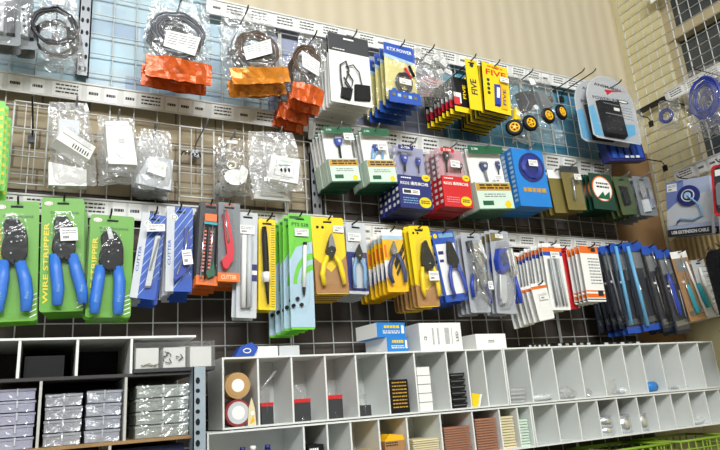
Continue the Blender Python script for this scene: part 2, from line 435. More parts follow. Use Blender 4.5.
_nt.links.new(_tc.outputs['Object'], _mp.inputs[0]); _nt.links.new(_mp.outputs[0], _br.inputs[0]); _nt.links.new(_br.outputs[0], _b.inputs['Base Color'])
_br.inputs['Color1'].default_value = S((150, 136, 112)); _br.inputs['Color2'].default_value = S((164, 150, 122)); _br.inputs['Mortar'].default_value = S((112, 100, 84)); _br.inputs['Scale'].default_value = 5.5; _br.inputs['Mortar Size'].default_value = .012; _b.inputs['Roughness'].default_value = .8
board('backing_board', -0.4, 0.555, zc(0.457), zc(0.70), BRK, 'brown beige brick-patterned board behind the bagged white boxes')
BR = mat('dark_brown_board', (74, 66, 60), 0.8, vary=.15, scale=10)
board('backing_board', -0.4, 1.60, zc(-0.3), zc(0.455), BR, 'long dark brown backing board behind the lowest row of hanging packs')
board('backing_board', 0.56, 1.60, zc(0.46), zc(0.655), mat('grey_brown_board', (96, 90, 90), 0.8, vary=.12, scale=9), 'grey brown backing board behind the hanging boxed adapter packs')
board('cardboard_sheet', 1.605, 1.826, zc(0.1), zc(0.76), mat('brown_cardboard', (140, 108, 72), 0.8, vary=.12, scale=8), 'tall brown cardboard sheet filling the corner beside the side wall', 'cardboard')
DKP = mat('black_under_shelf_panel', (30, 30, 34), 0.7)

# wire mesh
def mesh_panel(name, W, H, sx, sz, m, r=0.0014):
    mb = MB(); n = int(round(W / sx)); k = int(round(H / sz))
    for i in range(n + 1): x = W * i / n; rr = r * (1.7 if i in (0, n) else 1); mb.tube([(x, 0, 0), (x, 0, H)], rr, m, 5)
    for j in range(k + 1): z = H * j / k; rr = r * (1.7 if j in (0, k) else 1); mb.tube([(0, -2 * r, z), (W, -2 * r, z)], rr, m, 5)
    return mb.build(name)
GRIDD = M('grey_coated_wire', (150, 150, 146), 0.45)
for i, (x0, lab) in enumerate(((-0.30, 'left'), (0.495, 'middle'))):
    o = mesh_panel('wire_mesh_panel', 0.79, 1.14, 0.0495, 0.0495, WIRE); o.location = (x0, -0.024, zc(-0.16))
    tag(o, f'white wire mesh display panel on the back wall, {lab} one of three', 'mesh panel')
o = mesh_panel('wire_mesh_panel', 0.30, 1.14, 0.05, 0.0495, WIRE); o.location = (1.29, -0.024, zc(-0.16)); tag(o, 'narrow white wire mesh display panel at the right end of the back wall', 'mesh panel')
# small extra basket grids clipped on (second layer seen at the left)
def grid_patch(x0, z0, W, H, lab):
    o = mesh_panel('wire_grid_rack', W, H, 0.024, 0.05, WIRE, 0.0012); o.location = (x0, -0.05, z0); tag(o, lab, 'wire rack')
    return o
a = at(13, 124, .05); grid_patch(a.x, zc(0.455), 0.062, 0.175, 'small white wire grid rack clipped to the mesh at the far left')
a = at(180, 124, .05); grid_patch(a.x, zc(0.455), 0.075, 0.165, 'small white wire grid rack on the mesh left of the white pipe fitting bag')
# side wall grid, runs towards the viewer
mb = MB(); gx = 0; L0, L1 = -0.045, -1.25
zs0, zs1 = 0.40, 1.42
k = 30
n = 34
for i in range(n + 1): y = L0 + (L1 - L0) * i / n; mb.tube([(0, y, 0), (0, y, zs1 - zs0)], 0.0014 * (1.6 if i in (0, 5, 6) else 1), WIRE, 5)
for j in range(k + 1): z = (zs1 - zs0) * j / k; mb.tube([(-0.003, L0, z), (-0.003, L1, z)], 0.0014, WIRE, 5)
o = mb.build('wire_mesh_panel'); o.location = (1.80, 0, zc(zs0)); tag(o, 'white wire mesh panel on the side wall in front of the dark window', 'mesh panel')
# steel uprights with slots
def upright(x, z0, z1, lab, wd=0.03):
    mb = MB(); mb.box(-wd / 2, wd / 2, -0.004, 0.0, 0, z1 - z0, STEEL); mb.box(-wd / 2, -wd / 2 + .003, -0.004, 0.012, 0, z1 - z0, STEEL); mb.box(wd / 2 - .003, wd / 2, -0.004, 0.012, 0, z1 - z0, STEEL)
    for i in range(int((z1 - z0) / 0.03)):
        for s_ in (-1, 1): mb.disc((s_ * wd * .2, 0.015 + i * 0.03), 0.0032, -0.0048, -0.004, BLACK, 8, 0.006)
    o = mb.build('slotted_upright'); o.location = (x, -0.029, z0); tag(o, lab, 'upright'); return o
upright(at(84, 40, .03).x, zc(0.72), zc(1.0), 'grey slotted steel upright at the top left beside the cable ring bag', 0.026)
upright(at(316, 190, .03).x, zc(0.30), zc(0.60), 'grey slotted steel upright under the first green boxed pack', 0.03)

# price rails with paper labels
RAILM = mat('white_price_rail', (222, 222, 220), 0.35)
def rail(x0, x1, z, h, y, lab, seed, lean=0.25, step=0.062, rot=None, loc=None):
    r = empty('price_rail', loc or (x0, y, z), rot); L_ = x1 - x0
    mb = MB(); T = Matrix.Rotation(lean, 4, 'X')
    mb.box(0, L_, -0.003, 0, -h, 0, RAILM, T); mb.box(0, L_, -0.006, 0, -0.002, 0.0015, RAILM, T); mb.box(0, L_, -0.006, 0, -h - 0.0015, -h + 0.0015, RAILM, T)
    mb.build('rail', r); rnd = random.Random(seed); x = 0.012
    while x < L_ - step:
        ww = step * rnd.choice((0.42, 0.9, 0.85)); t = rnd.uniform(-.02, .02)
        q = MB(); q.box(x, x + ww, -0.0042, -0.0034, -h * .93, -h * .1, PAPER)
        if ww > step * .6: q.lines(x + ww * .12, x + ww * .88, -h * .22, -h * .85, 3, -0.0045, INK, int(x * 1000) + seed, 0.42)
        else: q.lines(x + ww * .15, x + ww * .85, -h * .45, -h * .65, 1, -0.0045, INK, int(x * 1000) + seed, 0.8)
        e = MB(); 
        for m_ in q.mats: pass
        e.v = [tuple(T @ Vector(v)) for v in q.v]; e.f = q.f; e.m = q.m; e.sm = q.sm; e.mats = q.mats
        e.build('price_label', r); x += ww + step * rnd.uniform(.06, .25)
    return tag(r, lab, 'price rail')
rail(0.30, 1.60, zc(0.972), 0.036, -0.045, 'uppermost white price rail along the back wall above the cable bags', 3)
rail(-0.30, 0.55, zc(0.693), 0.036, -0.045, 'white price rail above the bagged white boxes, middle height, left half', 5)
rail(0.552, 1.60, zc(0.688), 0.050, -0.045, 'white price rail above the boxed adapter packs, middle height, right half', 6)
rail(-0.30, 0.60, zc(0.437), 0.037, -0.045, 'lowest white price rail, left half, behind the green plier packs', 8)
rail(0.602, 1.60, zc(0.424), 0.035, -0.045, 'lowest white price rail, right half, behind the yellow plier packs', 9)
# side wall rails (towards the viewer)
R90 = Matrix.Rotation(-PI / 2, 3, 'Z')
p1 = aside(664, 93, 1.785); rail(0, 0.9, 0, 0.034, 0, 'white price rail on the side wall under the dark window', 12, rot=R90, loc=p1)
p2 = aside(673, 172, 1.785); rail(0, 0.9, 0, 0.036, 0, 'lower white price rail on the side wall above the blue cable card', 13, rot=R90, loc=p2)
mb = MB(); mb.box(-0.02, 0, -0.9, 0, -0.012, 0, BLACKM); o = mb.build('steel_bar'); o.location = (1.815, -0.03, aside(650, 104, 1.8).z); tag(o, 'thin black steel bar along the side wall under the upper price rail', 'bar')

# ---------------------------------------------------------------- pigeonhole shelving
YFU = -0.18; DEP = 0.115
def X_(px, y, py=380): return at(px, py, -y).x
def pigeon(name, lab, x0, x1, z0, z1, divs, yf, dep, t=0.0035, back=SHELF, ms=SHELF):
    r = empty(name, (x0, yf, z0)); W = x1 - x0; H = z1 - z0
    MB().box(0, W, dep - t, dep, 0, H, back).build('back_panel', r)
    MB().box(0, W, 0, dep - t, H - t, H, ms).build('top_board', r)
    MB().box(0, W, 0, dep - t, 0, t, ms).build('bottom_board', r)
    for s_ in (0, W - t): MB().box(s_, s_ + t, 0, dep - t, t, H - t, ms).build('side_panel', r)
    for d in divs: MB().box(d - x0 - t / 2, d - x0 + t / 2, 0.0015, dep - t, t, H - t, ms).build('divider', r)
    return tag(r, lab, 'shelf')
dU = [222, 258, 291.5, 325, 355.5, 386, 414, 446, 466, 483, 503, 527, 552.5, 578.5, 599.5, 622.5, 640.5, 659, 678, 697.5, 712]
yU = [357, 356, 355.5, 355, 354, 353, 352.5, 352, 352, 351.5, 352, 351, 350.5, 350, 349, 348, 347, 346, 344.5, 342.5, 341]
XU = [at(a, b, .18).x for a, b in zip(dU, yU)]
ZS = zc(-0.029); ZTOP = zc(0.100); ZB2 = zc(-0.124)
dL = [207, 304, 327.5, 351, 379, 407, 440.5, 472.5, 499.5, 517.5, 531, 556, 577.5, 597.5, 617, 637, 654.5, 671, 688.5, 705]
yL = [434, 431, 429, 427, 424, 421, 418, 415, 412, 410, 408, 406, 405, 403, 401, 399, 397, 396, 394, 392]
XLw = [at(a, b, .18).x for a, b in zip(dL, yL)]
pigeon('pigeonhole_unit', 'upper white pigeonhole unit with ten narrow cells, left one', XU[0], XU[10] - 0.001, ZS, ZTOP, XU[1:10], YFU, DEP)
pigeon('pigeonhole_unit', 'upper white pigeonhole unit at the right, mostly empty cells', XU[10] + 0.001, XU[20], ZS, ZTOP, XU[11:20], YFU, DEP)
pigeon('pigeonhole_unit', 'lower white pigeonhole unit holding stacks of paper cards', XLw[0], XLw[10] - 0.001, ZB2, ZS - 0.002, XLw[1:10], YFU, DEP)
pigeon('pigeonhole_unit', 'lower white pigeonhole unit with the silver tins', XLw[10] + 0.001, 1.76, ZB2, ZS - 0.002, XLw[11:20] + [XLw[19] + 0.06], YFU, DEP)
# counter the units stand on and a wall bracket panel behind
mb = MB(); mb.box(-0.7, 1.80, -0.40, -0.04, 0, 0.0295, DARKB); 
for x in (-0.66, 0.5, 1.74): mb.box(x, x + 0.04, -0.36, -0.06, -(zc(-0.30) - 0.0), 0, DARKB)
o = mb.build('counter'); o.location = (0, 0, zc(-0.30)); tag(o, 'dark counter carrying the pigeonhole shelving along the back wall', 'counter')
# left unit (deeper)
YL = -0.26
xl = [-0.42, at(20, 342, .26).x, at(78, 341, .26).x, at(132, 338, .26).x]
r = empty('storage_rack', (0, YL, zc(-0.27)))
zt = zc(0.1325) - zc(-0.27); zm = zc(0.0725) - zc(-0.27); zb_ = zc(-0.030) - zc(-0.27); xe = at(196, 350, .26).x
MB().box(-0.42, xe, 0, 0.2, zt - 0.0035, zt, SHELF).build('top_board', r)
MB().box(-0.42, xe, 0, 0.2, zm - 0.005, zm, DARKB).build('shelf_board', r)
MB().box(-0.42, xe, 0, 0.2, zb_ - 0.005, zb_, WOODE).build('shelf_board', r)
MB().box(-0.42, xe, 0.195, 0.2, 0, zt - 0.004, DARKB).build('back_panel', r)
for x in xl[1:]: MB().box(x - .002, x + .002, 0.001, 0.194, zm, zt - 0.0036, SHELF).build('divider', r)
for px, py in ((40, 400), (126, 390)):
    x = at(px, py, .26).x; MB().box(x - .002, x + .002, 0.001, 0.194, zb_, zm - .005, SHELFE).build('divider', r)
MB().box(at(110, 447, .26).x - .002, at(110, 447, .26).x + .002, 0.001, 0.194, 0, zb_ - .005, SHELFE).build('divider', r)
MB().box(-0.42, xe, 0, 0.1945, 0, 0.004, DARKB).build('bottom_board', r)
tag(r, 'deep storage rack at the left with dark back, white boards and parts boxes', 'rack')
# slotted angle post
GALV = mat('blue_grey_galvanised_steel', (152, 166, 176), 0.5, 0.15, vary=.06, scale=30)
a0 = at(193, 400, .275).x; a1 = at(205.5, 400, .275).x
mb = MB(); wd = a1 - a0; zlo = zc(-0.27) - 0.0; hh = zc(0.078) - zlo
mb.box(0, wd, 0, 0.002, 0, hh, GALV); mb.box(0, 0.002, 0, 0.03, 0, hh, GALV)
zz = 0.012; k_ = 0
while zz < hh - 0.006:
    mb.disc((wd * .38, zz), 0.0036, -0.0006, 0.0, BLACK, 10, 0.0055 if k_ % 2 else 0.0036); zz += 0.0165; k_ += 1
o = mb.build('slotted_angle_post'); o.location = (a0, -0.275, zlo); tag(o, 'grey slotted steel angle post between the deep rack and the white pigeonholes', 'post')
# ---------------------------------------------------------------- lowest row of hanging packs
def card(P, m, r=0.004, t=0.0008, extra=None, name='backing_card', hole=True):
    mb = MB(); mb.prism(rrect(P.W, P.H, r), 0, t, m)
    if hole:
        mb.prism([(-.010, -.009), (.010, -.009), (.010, -.013), (-.010, -.013)], -0.0003, 0, BLACK)
    if extra: extra(mb)
    return P.add(name, mb)
def U(P, u, v): return ((u - .5) * P.W, -v * P.H)
def patch(mb, P, u0, v0, u1, v1, m, y=-0.0004):
    a = U(P, u0, v0); b = U(P, u1, v1); mb.quad([(a[0], a[1]), (a[0], b[1]), (b[0], b[1]), (b[0], a[1])], y, m)

# green crimping plier packs
def crimper(q, d, head, hl, hr, short, n, extra_text=True, seed=0, sticker=None):
    P = Pack('crimping_plier_pack', q, d)
    def deco(mb):
        W, H = P.W, P.H
        mb.disc(U(P, .16, .055), W * .10, -0.0006, -0.0003, PAPER, 16, W * .055)
        mb.disc(U(P, .16, .055), W * .075, -0.0009, -0.0006, RED, 16, W * .036); mb.disc(U(P, .16, .055), W * .065, -0.0011, -0.0009, PAPER, 16, W * .028)
        mb.text('ELECTRICIANS', U(P, .54, .135), W * .66, H * .022, -0.0006, GREEND)
        mb.text('TOOLS', U(P, .36, .175), W * .28, H * .022, -0.0006, GREEND)
        mb.text('WIRE STRIPPER', U(P, .125, .58), H * .70, W * .115, -0.0006, YEL, PI / 2)
        for i in range(5):
            a = U(P, .84, .80 + i * .042); b = U(P, .98, .775 + i * .042)
            mb.quad([(a[0], a[1]), (a[0], a[1] - H * .010), (b[0], b[1] - H * .010), (b[0], b[1])], -0.0004, PAPER)
    card(P, GREEN, 0.005, extra=deco)
    pl = plier(P, head, [hl, hr], 0.0098, BLACK, BLUEH, y=-0.012, jt=0.006, rivets=[(a, b, .0018) for a, b in RIV(head)], mr=LGREY)
    for h, rt in ((hl, .07), (hr, -.07)):
        c = P.q(*h[len(h) // 2]); tb = MB(); tb.text('Pro', c, 0.013, 0.006, -0.0205, LBLUE, PI / 2 + rt); 
        tb.build('handle_print', pl)
    xs = [p[0] for p in head]; x0, x1 = min(xs) - 2, max(xs) + 2; yt = min(p[1] for p in head) - 2; yb = max(hl[-1][1], hr[-1][1]) + 3
    blister(P, [(x0 + 3, yt), (x1 - 3, yt), (hr[-1][0] + 7, yb), (hl[-1][0] - 6, yb)], 0.022)
    if sticker: P.sticker(*sticker, y=-0.0245, tilt=.06, seed=seed)
    return P
def RIV(h):
    xs = [p[0] for p in h]; ys = [p[1] for p in h]; x0, x1, y0, y1 = min(xs), max(xs), min(ys), max(ys); f = lambda u, v: (x0 + (x1 - x0) * u, y0 + (y1 - y0) * v)
    return [f(.32, .38), f(.8, .34), f(.40, .55), f(.76, .52), f(.38, .78), f(.62, .14)]
def headp(cx, y0, y1, w, s=0):
    h = y1 - y0; f = lambda u, v: (cx + u * w + s * (v - .5) * h, y0 + v * h)
    return [f(-.28, .04), f(-.05, 0), f(.15, .06), f(.40, .28), f(.46, .45), f(.46, .80), f(.30, .97), f(.05, 1.0), f(0, .93), f(-.06, 1.0), f(-.38, .93), f(-.5, .75), f(-.46, .55), f(-.36, .42), f(-.42, .15)]
P = crimper([(-8, 199), (39, 203), (37.5, 320), (-8, 323)], .125, headp(15, 218, 266, 28), [(4, 262), (3, 280), (0, 298), (-2, 313)], [(20, 263), (25, 280), (27, 297), (26, 312)], '', 1, seed=1)
P.tag('green carded crimping plier with blue grips, cut by the left edge of the picture', 'plier pack')
stack(P, 3, .0245, 'green plier pack cut by the left edge', 'leftmost green plier packs'); hang(P, 'leftmost green plier packs', .022, u=P.q(18, 205)[0])
P = crimper([(39, 196), (82, 200), (86, 311), (42, 312)], .125, headp(64, 216, 262, 25), [(54, 256), (56, 272), (58, 290), (57, 306)], [(72, 256), (76, 272), (81, 290), (83, 304)], '', 1, seed=2, sticker=(60, 231, 77, 244))
P.tag('green carded crimping plier with white price sticker across its black head', 'plier pack')
stack(P, 4, .0245, 'green plier pack with stickered head', 'middle green plier packs', dx=.0035); hang(P, 'green plier packs with the stickered head', .03, u=P.q(64, 200)[0])
P = crimper([(92, 214), (135, 217), (130, 317), (84, 318)], .125, headp(111, 231, 273, 26), [(100, 267), (98, 282), (95, 300), (94, 314)], [(117, 268), (119, 283), (118, 300), (117, 315)], '', 1, seed=3)
mb = MB(); mb.prism(P.qs((106, 232), (110, 231), (113, 241), (108, 242)), -0.0195, -0.0185, LGREY); P.add('silver_lever', mb)
P.tag('green carded crimping plier with grey lever on its head, beside the blue striped packs', 'plier pack')
stack(P, 4, .0245, 'green plier pack beside the blue striped packs', 'right green plier packs', dx=.001); hang(P, 'green plier packs beside the blue striped packs', .04, u=P.q(110, 218)[0])

# blue and white striped cutter packs
def striped(q, d, frac=.3):
    P = Pack('cutter_knife_pack', q, d)
    def deco(mb):
        patch(mb, P, 0, 0, .30, 1, LGREY, -0.0003)
        rnd = random.Random(4)
        for i in range(9):
            v = .08 + i * .11; a = U(P, .3, v); b = U(P, 1, v - .30); h = P.H * .012
            if b[1] > 0 or b[1] < -P.H: b = U(P, .3 + .7 * (v - .01) / .30, .01) if v < .3 else b
            mb.quad([(a[0], a[1]), (a[0], a[1] - h), (b[0], b[1] - h), (b[0], b[1])], -0.0005, PALEBLUE)
        mb.disc(U(P, .28, .13), P.W * .14, -0.001, -0.0005, PAPER, 18); mb.disc(U(P, .28, .13), P.W * .10, -0.0013, -0.001, GREYINK, 18)
        mb.disc(U(P, .28, .13), P.W * .07, -0.0016, -0.0013, PAPER, 18)
        mb.text('CUTTER', U(P, .12, .55), P.H * .3, P.W * .11, -0.0006, BLUEC, PI / 2 )
    card(P, BLUEC, extra=deco); return P
P = striped([(144, 213), (168, 216), (154, 300), (128, 297)], .13)
mb = MB(); mb.prism(P.qs((155, 236), (160, 236), (150, 288), (144, 288)), -0.010, -0.002, LGREY, .05); mb.prism(P.qs((157, 240), (159, 240), (150, 272), (148, 272)), -0.0115, -0.010, GREYC); P.add('snap_off_knife', mb)
blister(P, [(153, 231), (164, 231), (153, 293), (141, 292)], .014)
P.sticker(146, 225, 163, 235, y=-.017, tilt=.2, seed=5)
P.tag('blue striped pack with straight silver snap-off knife, tilted, next to the green packs', 'knife pack')
stack(P, 5, .014, 'blue striped pack with straight silver knife', 'blue striped straight knife packs', dz=-.002, dx=.002); hang(P, 'blue striped straight knife packs', .045, dz=.006)
P = striped([(167, 206), (192, 208), (193, 292), (165, 291)], .135)
mb = MB(); mb.prism(P.qs((184, 228), (188, 232), (190, 245), (188, 266), (182, 277), (174, 283), (173, 279), (180, 268), (183, 250)), -0.012, -0.002, BLUED, .05)
t = P.add('curved_knife', mb); mb = MB(); mb.tube([(*P.q(187, 229), 0)[0:1] + (-0.012,) + P.q(187, 229)[1:], (P.q(184, 252)[0], -0.014, P.q(184, 252)[1]), (P.q(176, 276)[0], -0.013, P.q(176, 276)[1])], .0018, CHROME, 6); mb.build('blade', t)
blister(P, [(178, 224), (191, 226), (191, 283), (168, 284)], .018)
P.sticker(180.5, 252, 190, 267, y=-.021, tilt=.15, seed=6)
P.tag('blue striped pack with curved blue knife and round emblem, in front of the orange packs', 'knife pack')
stack(P, 6, .014, 'blue striped pack with curved blue knife', 'blue striped curved knife packs', dz=-.0015); hang(P, 'blue striped curved knife packs', .02)

# orange bottomed CUTTER packs
def cutter(q, d, m, word):
    P = Pack('craft_knife_pack', q, d)
    def deco(mb):
        patch(mb, P, 0, .89, 1, 1, ORANGE); mb.text('CUTTER', U(P, .5, .945), P.W * .7, P.H * .055, -0.0008, word)
        mb.text('CUTTER', U(P, .5, .03), P.W * .5, P.H * .025, -0.0008, ORANGE)
    card(P, m, .002, extra=deco); return P
P = cutter([(203, 202), (222, 203), (217, 286), (193, 284)], .14, CHAR, BROWNP)
tools = MB()
for i, (a, b) in enumerate((((204, 222), (200, 278)), ((208, 214), (204, 280)), ((213, 213), (209, 276)), ((217, 216), (214, 270)))):
    p0, p1 = P.q(*a), P.q(*b); mm = (CHROME, BLACK, CHROME, BLACK)[i]
    tools.tube([(p0[0], -.006, p0[1]), (p1[0], -.006, p1[1])], .0016, mm, 6)
for k in range(12):
    z = P.q(205, 232 + k * 3.6)[1]
    for (xa, xb) in ((203, 207), (210, 214)):
        a = P.q(xa - k * .3, 232 + k * 3.6)[0]; b = P.q(xb - k * .3, 232)[0]
        tools.box(a, a + .006, -.007, -.004, z - .0018, z + .0018, (PINK if k % 3 else ORANGE))
P.add('blade_set', tools)
mb = MB(); a = P.q(211, 219); mb.box(a[0] - .014, a[0] + .010, -.009, -.002, a[1] - .008, a[1] + .008, ORANGE); mb.box(a[0] - .014, a[0] + .012, -.008, -.002, a[1] - .014, a[1] - .009, TEAL); P.add('orange_holder', mb)
mb = MB(); mb.prism(P.qs((210, 268), (213, 262), (214, 276), (207, 279), (205, 274)), -.008, -.002, BOXG); P.add('green_cap', mb)
blister(P, [(204, 210), (220, 211), (217, 279), (197, 278)], .012)
P.tag('dark craft knife set pack with orange foot and small orange holder', 'knife pack')
stack(P, 7, .011, 'dark craft knife set pack with orange foot', 'dark craft knife set packs', dz=-.0015); hang(P, 'dark craft knife set packs', .015)
P = cutter([(222, 202), (236, 204), (244, 282), (214, 281)], .147, GREYC, CREAM)
mb = MB(); mb.prism(P.qs((222, 215), (226, 210), (230, 230), (233, 250), (232, 262), (226, 271), (222, 270), (220, 262), (226, 255), (224, 240)), -0.012, -0.002, REDT, .05); t = P.add('craft_cutter', mb)
mb = MB(); a, b = P.q(223, 212), P.q(227, 244); mb.tube([(a[0], -.013, a[1]), (b[0], -.013, b[1])], .0025, CHROME, 6); mb.build('blade', t)
blister(P, [(219, 207), (231, 207), (236, 271), (217, 272)], .018)
P.tag('grey CUTTER pack with red cutter and orange foot', 'knife pack')
stack(P, 5, .014, 'grey orange-footed pack with red cutter', 'grey red-cutter packs', dz=-.002); hang(P, 'grey CUTTER packs', .012)

# white tube card, soldering iron card
P = Pack('tube_pack', [(238, 211), (257, 214), (257, 318), (236, 318)], .135)
card(P, LGREY, .002, extra=lambda mb: (patch(mb, P, .55, .50, 1, .66, NAVY), patch(mb, P, .6, .56, 1, .6, PAPER, -.0007)))
mb = MB()
for px, m_ in ((243.5, PAPER), (249, LGREY)):
    a, b = P.q(px, 236), P.q(px - 1, 308); mb.tube([(a[0], -.006, a[1]), (b[0], -.006, b[1])], .0055, m_, 8)
P.add('solder_sucker_tube', mb); blister(P, [(239, 234), (253, 234), (252, 312), (238, 312)], .014)
P.sticker(239, 225, 254, 235, seed=9)
P.tag('tall pale card with two white tubes and navy stripe', 'tube pack'); stack(P, 4, .014, 'tall pale two-tube card', 'tall pale tube cards'); hang(P, 'tall pale tube cards', .02)
P = Pack('soldering_iron_pack', [(259, 218), (275, 220), (276, 310), (258, 310)], .135)
def deco(mb):
    for i in range(34): 
        a = U(P, .74, .07 + i * .027); mb.quad([(a[0], a[1]), (a[0], a[1] - .0011), (a[0] + P.W * .22, a[1] - .0011), (a[0] + P.W * .22, a[1])], -.0004, BLACK)
card(P, YEL, .002, extra=deco)
mb = MB(); pts = [(263, 228), (263.5, 240), (264.5, 258), (265, 272), (266, 290), (267, 305)]
mb.tube([(P.q(*p)[0], -.008, P.q(*p)[1]) for p in pts], [.005, .0065, .0065, .0065, .004, .002], BLACK, 8)
t = P.add('soldering_iron', mb); mb = MB(); a, b = P.q(265, 273), P.q(265.5, 283); mb.tube([(a[0], -.008, a[1]), (b[0], -.008, b[1])], .0078, PAPER, 8); mb.build('label_band', t)
blister(P, [(259, 226), (270, 226), (271, 307), (260, 307)], .017)
P.tag('yellow card with black soldering iron and ruled edge', 'soldering iron pack'); stack(P, 4, .014, 'yellow card with black soldering iron', 'yellow soldering iron cards', dx=-.002); hang(P, 'yellow soldering iron cards', .045)

# green pen cards
P = Pack('test_pen_pack', [(290, 214), (313, 215), (313, 329), (289, 330)], .15)
def deco(mb):
    mb.text('PTS 538', U(P, .5, .095), P.W * .72, P.H * .032, -.0006, GREEND)
    patch(mb, P, .05, .02, .45, .045, GREEND, -.0005)
    mb.prism([U(P, 0, .42), U(P, .3, .30), U(P, 1, .24), U(P, 1, .98), U(P, 0, .98)], -.0006, -.0003, PALEBLUE)
    for cu, r0 in ((1.0, .55), (1.0, .85)):
        c = U(P, cu, .62); pts = []
        for k in range(13):
            t = PI / 2 + PI * .5 * k / 12; pts.append((c[0] + P.W * r0 * math.cos(t), c[1] + P.W * r0 * 1.5 * math.sin(t)))
        for k in range(12, -1, -1):
            t = PI / 2 + PI * .5 * k / 12; pts.append((c[0] + P.W * (r0 - .16) * math.cos(t), c[1] + P.W * (r0 - .16) * 1.5 * math.sin(t)))
        for k in range(12): mb.quad([pts[k], pts[k + 1], pts[24 - k], pts[25 - k]][::-1], -.0009, GREEN2)
card(P, GREEN2, .004, extra=deco)
mb = MB(); a, b = P.q(304, 246), P.q(303, 288); mb.tube([(a[0], -.006, a[1]), (b[0], -.006, b[1])], .0042, PAPER, 8); a2 = P.q(304, 243); mb.tube([(a2[0], -.006, a2[1]), (a[0], -.006, a[1])], .0045, BLACK, 8); c = P.q(303, 296); mb.tube([(b[0], -.006, b[1]), (c[0], -.006, c[1])], [.004, .0022], BLACK, 8)
P.add('test_pen', mb)
mb = MB()
for p in ((297, 299), (293, 306), (301, 305)): c = P.q(*p); mb.disc(c, .004, -.006, -.001, BLACK, 10)
P.add('spare_caps', mb)
blister(P, [(292, 238), (309, 238), (309, 312), (291, 312)], .012)
P.sticker(294, 228.5, 308, 237, seed=10)
P.tag('lime green test pen card with PTS 538 print and white pen', 'test pen pack')
stack(P, 5, .021, 'lime green test pen card', 'lime green test pen cards', dx=-.004, dz=-.001); hang(P, 'lime green test pen cards', .02)

# yellow nipper pack
def nipper(name, q, d, tip, c, lh, rh, mj, mh, r=.006, deco=None, base=YEL, fold=True, bl=None, jw=5, jh=24):
    P = Pack(name, q, d); card(P, base, .004, extra=(lambda mb: deco(mb, P)) if deco else None)
    tx, ty = tip
    jaw = [(tx, ty), (tx + jw * .5, ty + jh * .35), (tx + jw, ty + jh * .7), (tx + jw * .5, ty + jh), (tx - jw * .5, ty + jh), (tx - jw, ty + jh * .7), (tx - jw * .6, ty + jh * .35)]
    plier(P, jaw, [lh, rh], r, mj, mh, y=-.009, jt=.005, rivets=[(tx, ty + jh * .75, .0022)])
    blister(P, bl or [(tx - 5, ty - 5), (tx + 5, ty - 5), (rh[-1][0] + 5, rh[-1][1] + 3), (lh[-1][0] - 5, lh[-1][1] + 3)], .016)
    return P
def d1(mb, P):
    mb.prism([U(P, 0, .53), U(P, .5, .72), U(P, 1, .5), U(P, 1, .99), U(P, 0, .99)][::-1], -.0006, -.0003, KRAFT)
    for i in range(2): mb.disc(U(P, .18 + .16 * i, .135), P.W * .045, -.0006, -.0003, BLACK, 10)
P = nipper('nipper_plier_pack', [(313, 217), (342, 218), (350, 293), (314, 295)], .15, (329, 235), 0, [(326, 257), (322.5, 265), (321, 275), (323, 286)], [(333, 256), (338, 264), (341, 275), (343, 285)], BLACKM, YELH, .0058, d1)
mb = MB(); mb.prism(P.qs((329, 234), (331, 240), (333, 249), (329, 247), (326, 249), (327, 240)), -.0145, -.013, STEEL); P.add('steel_tip', mb)
P.sticker(332, 226, 343, 233, seed=11, tilt=-.05)
P.tag('yellow and kraft pack with yellow-gripped nipper pliers beside the lime green cards', 'plier pack'); stack(P, 6, .016, 'kraft-footed pack with yellow nippers', 'yellow nipper packs', dz=-.001); hang(P, 'yellow nipper packs', .02, u=P.q(328, 218)[0])
def d2(mb, P):
    patch(mb, P, 0, .42, 1, .96, NAVY); patch(mb, P, .25, .5, .9, .92, LGREY, -.0006)
P = nipper('small_plier_pack', [(345, 221), (366, 225), (368, 293), (349, 295)], .14, (357, 245), 0, [(355, 258), (352.5, 268), (353, 280), (354, 288)], [(359, 258), (363, 268), (363.5, 280), (363, 289)], BLACKM, LBLUE, .0042, d2, base=LGREY, jh=16, jw=4)
P.sticker(347, 233, 360, 242, seed=12); P.tag('pale grey pack with small light-blue pliers between two yellow packs', 'plier pack'); stack(P, 6, .014, 'pale grey pack with light-blue pliers', 'pale grey small plier packs', dz=-.001); hang(P, 'pale grey small plier packs', .045, u=P.q(352, 224)[0])
def d3(mb, P):
    patch(mb, P, 0, 0, 1, .10, PAPER); patch(mb, P, 0, .10, 1, .17, PALEBLUE); patch(mb, P, 0, .5, .22, .78, PAPER)
    mb.prism([U(P, .45, .55), U(P, 1, .22), U(P, 1, .34), U(P, .5, .66)], -.0006, -.0003, BLACK); mb.prism([U(P, .5, .70), U(P, 1, .40), U(P, 1, .46), U(P, .55, .76)], -.0006, -.0003, BLACK)
    patch(mb, P, .05, .25, .16, .45, ORANGE)
P = nipper('nipper_plier_pack', [(381, 228), (402, 231), (408, 290), (388, 294)], .175, (391.5, 242), 0, [(392, 256), (388.5, 266), (388.5, 276), (391.5, 284)], [(395, 254), (400, 263), (403, 274), (403.5, 283)], STEEL, NAVYH, .005, d3, base=YELO, jh=14, jw=3)
P.tag('amber yellow pack with navy-gripped nippers and black diagonal bars', 'plier pack'); stack(P, 8, .0185, 'amber pack with navy nippers', 'amber navy-nipper packs', dz=-.0005); hang(P, 'amber navy-nipper packs', .025, u=P.q(390, 230)[0])
def d4(mb, P):
    mb.prism([U(P, 0, .72), U(P, .5, .80), U(P, 1, .68), U(P, 1, .99), U(P, 0, .99)][::-1], -.0006, -.0003, KRAFT)
    for i in range(2): mb.disc(U(P, .22 + .2 * i, .09), P.W * .05, -.0006, -.0003, BLACK, 10)
    mb.text('PLIERS', U(P, .5, .045), P.W * .4, P.H * .02, -.0006, BLACK)
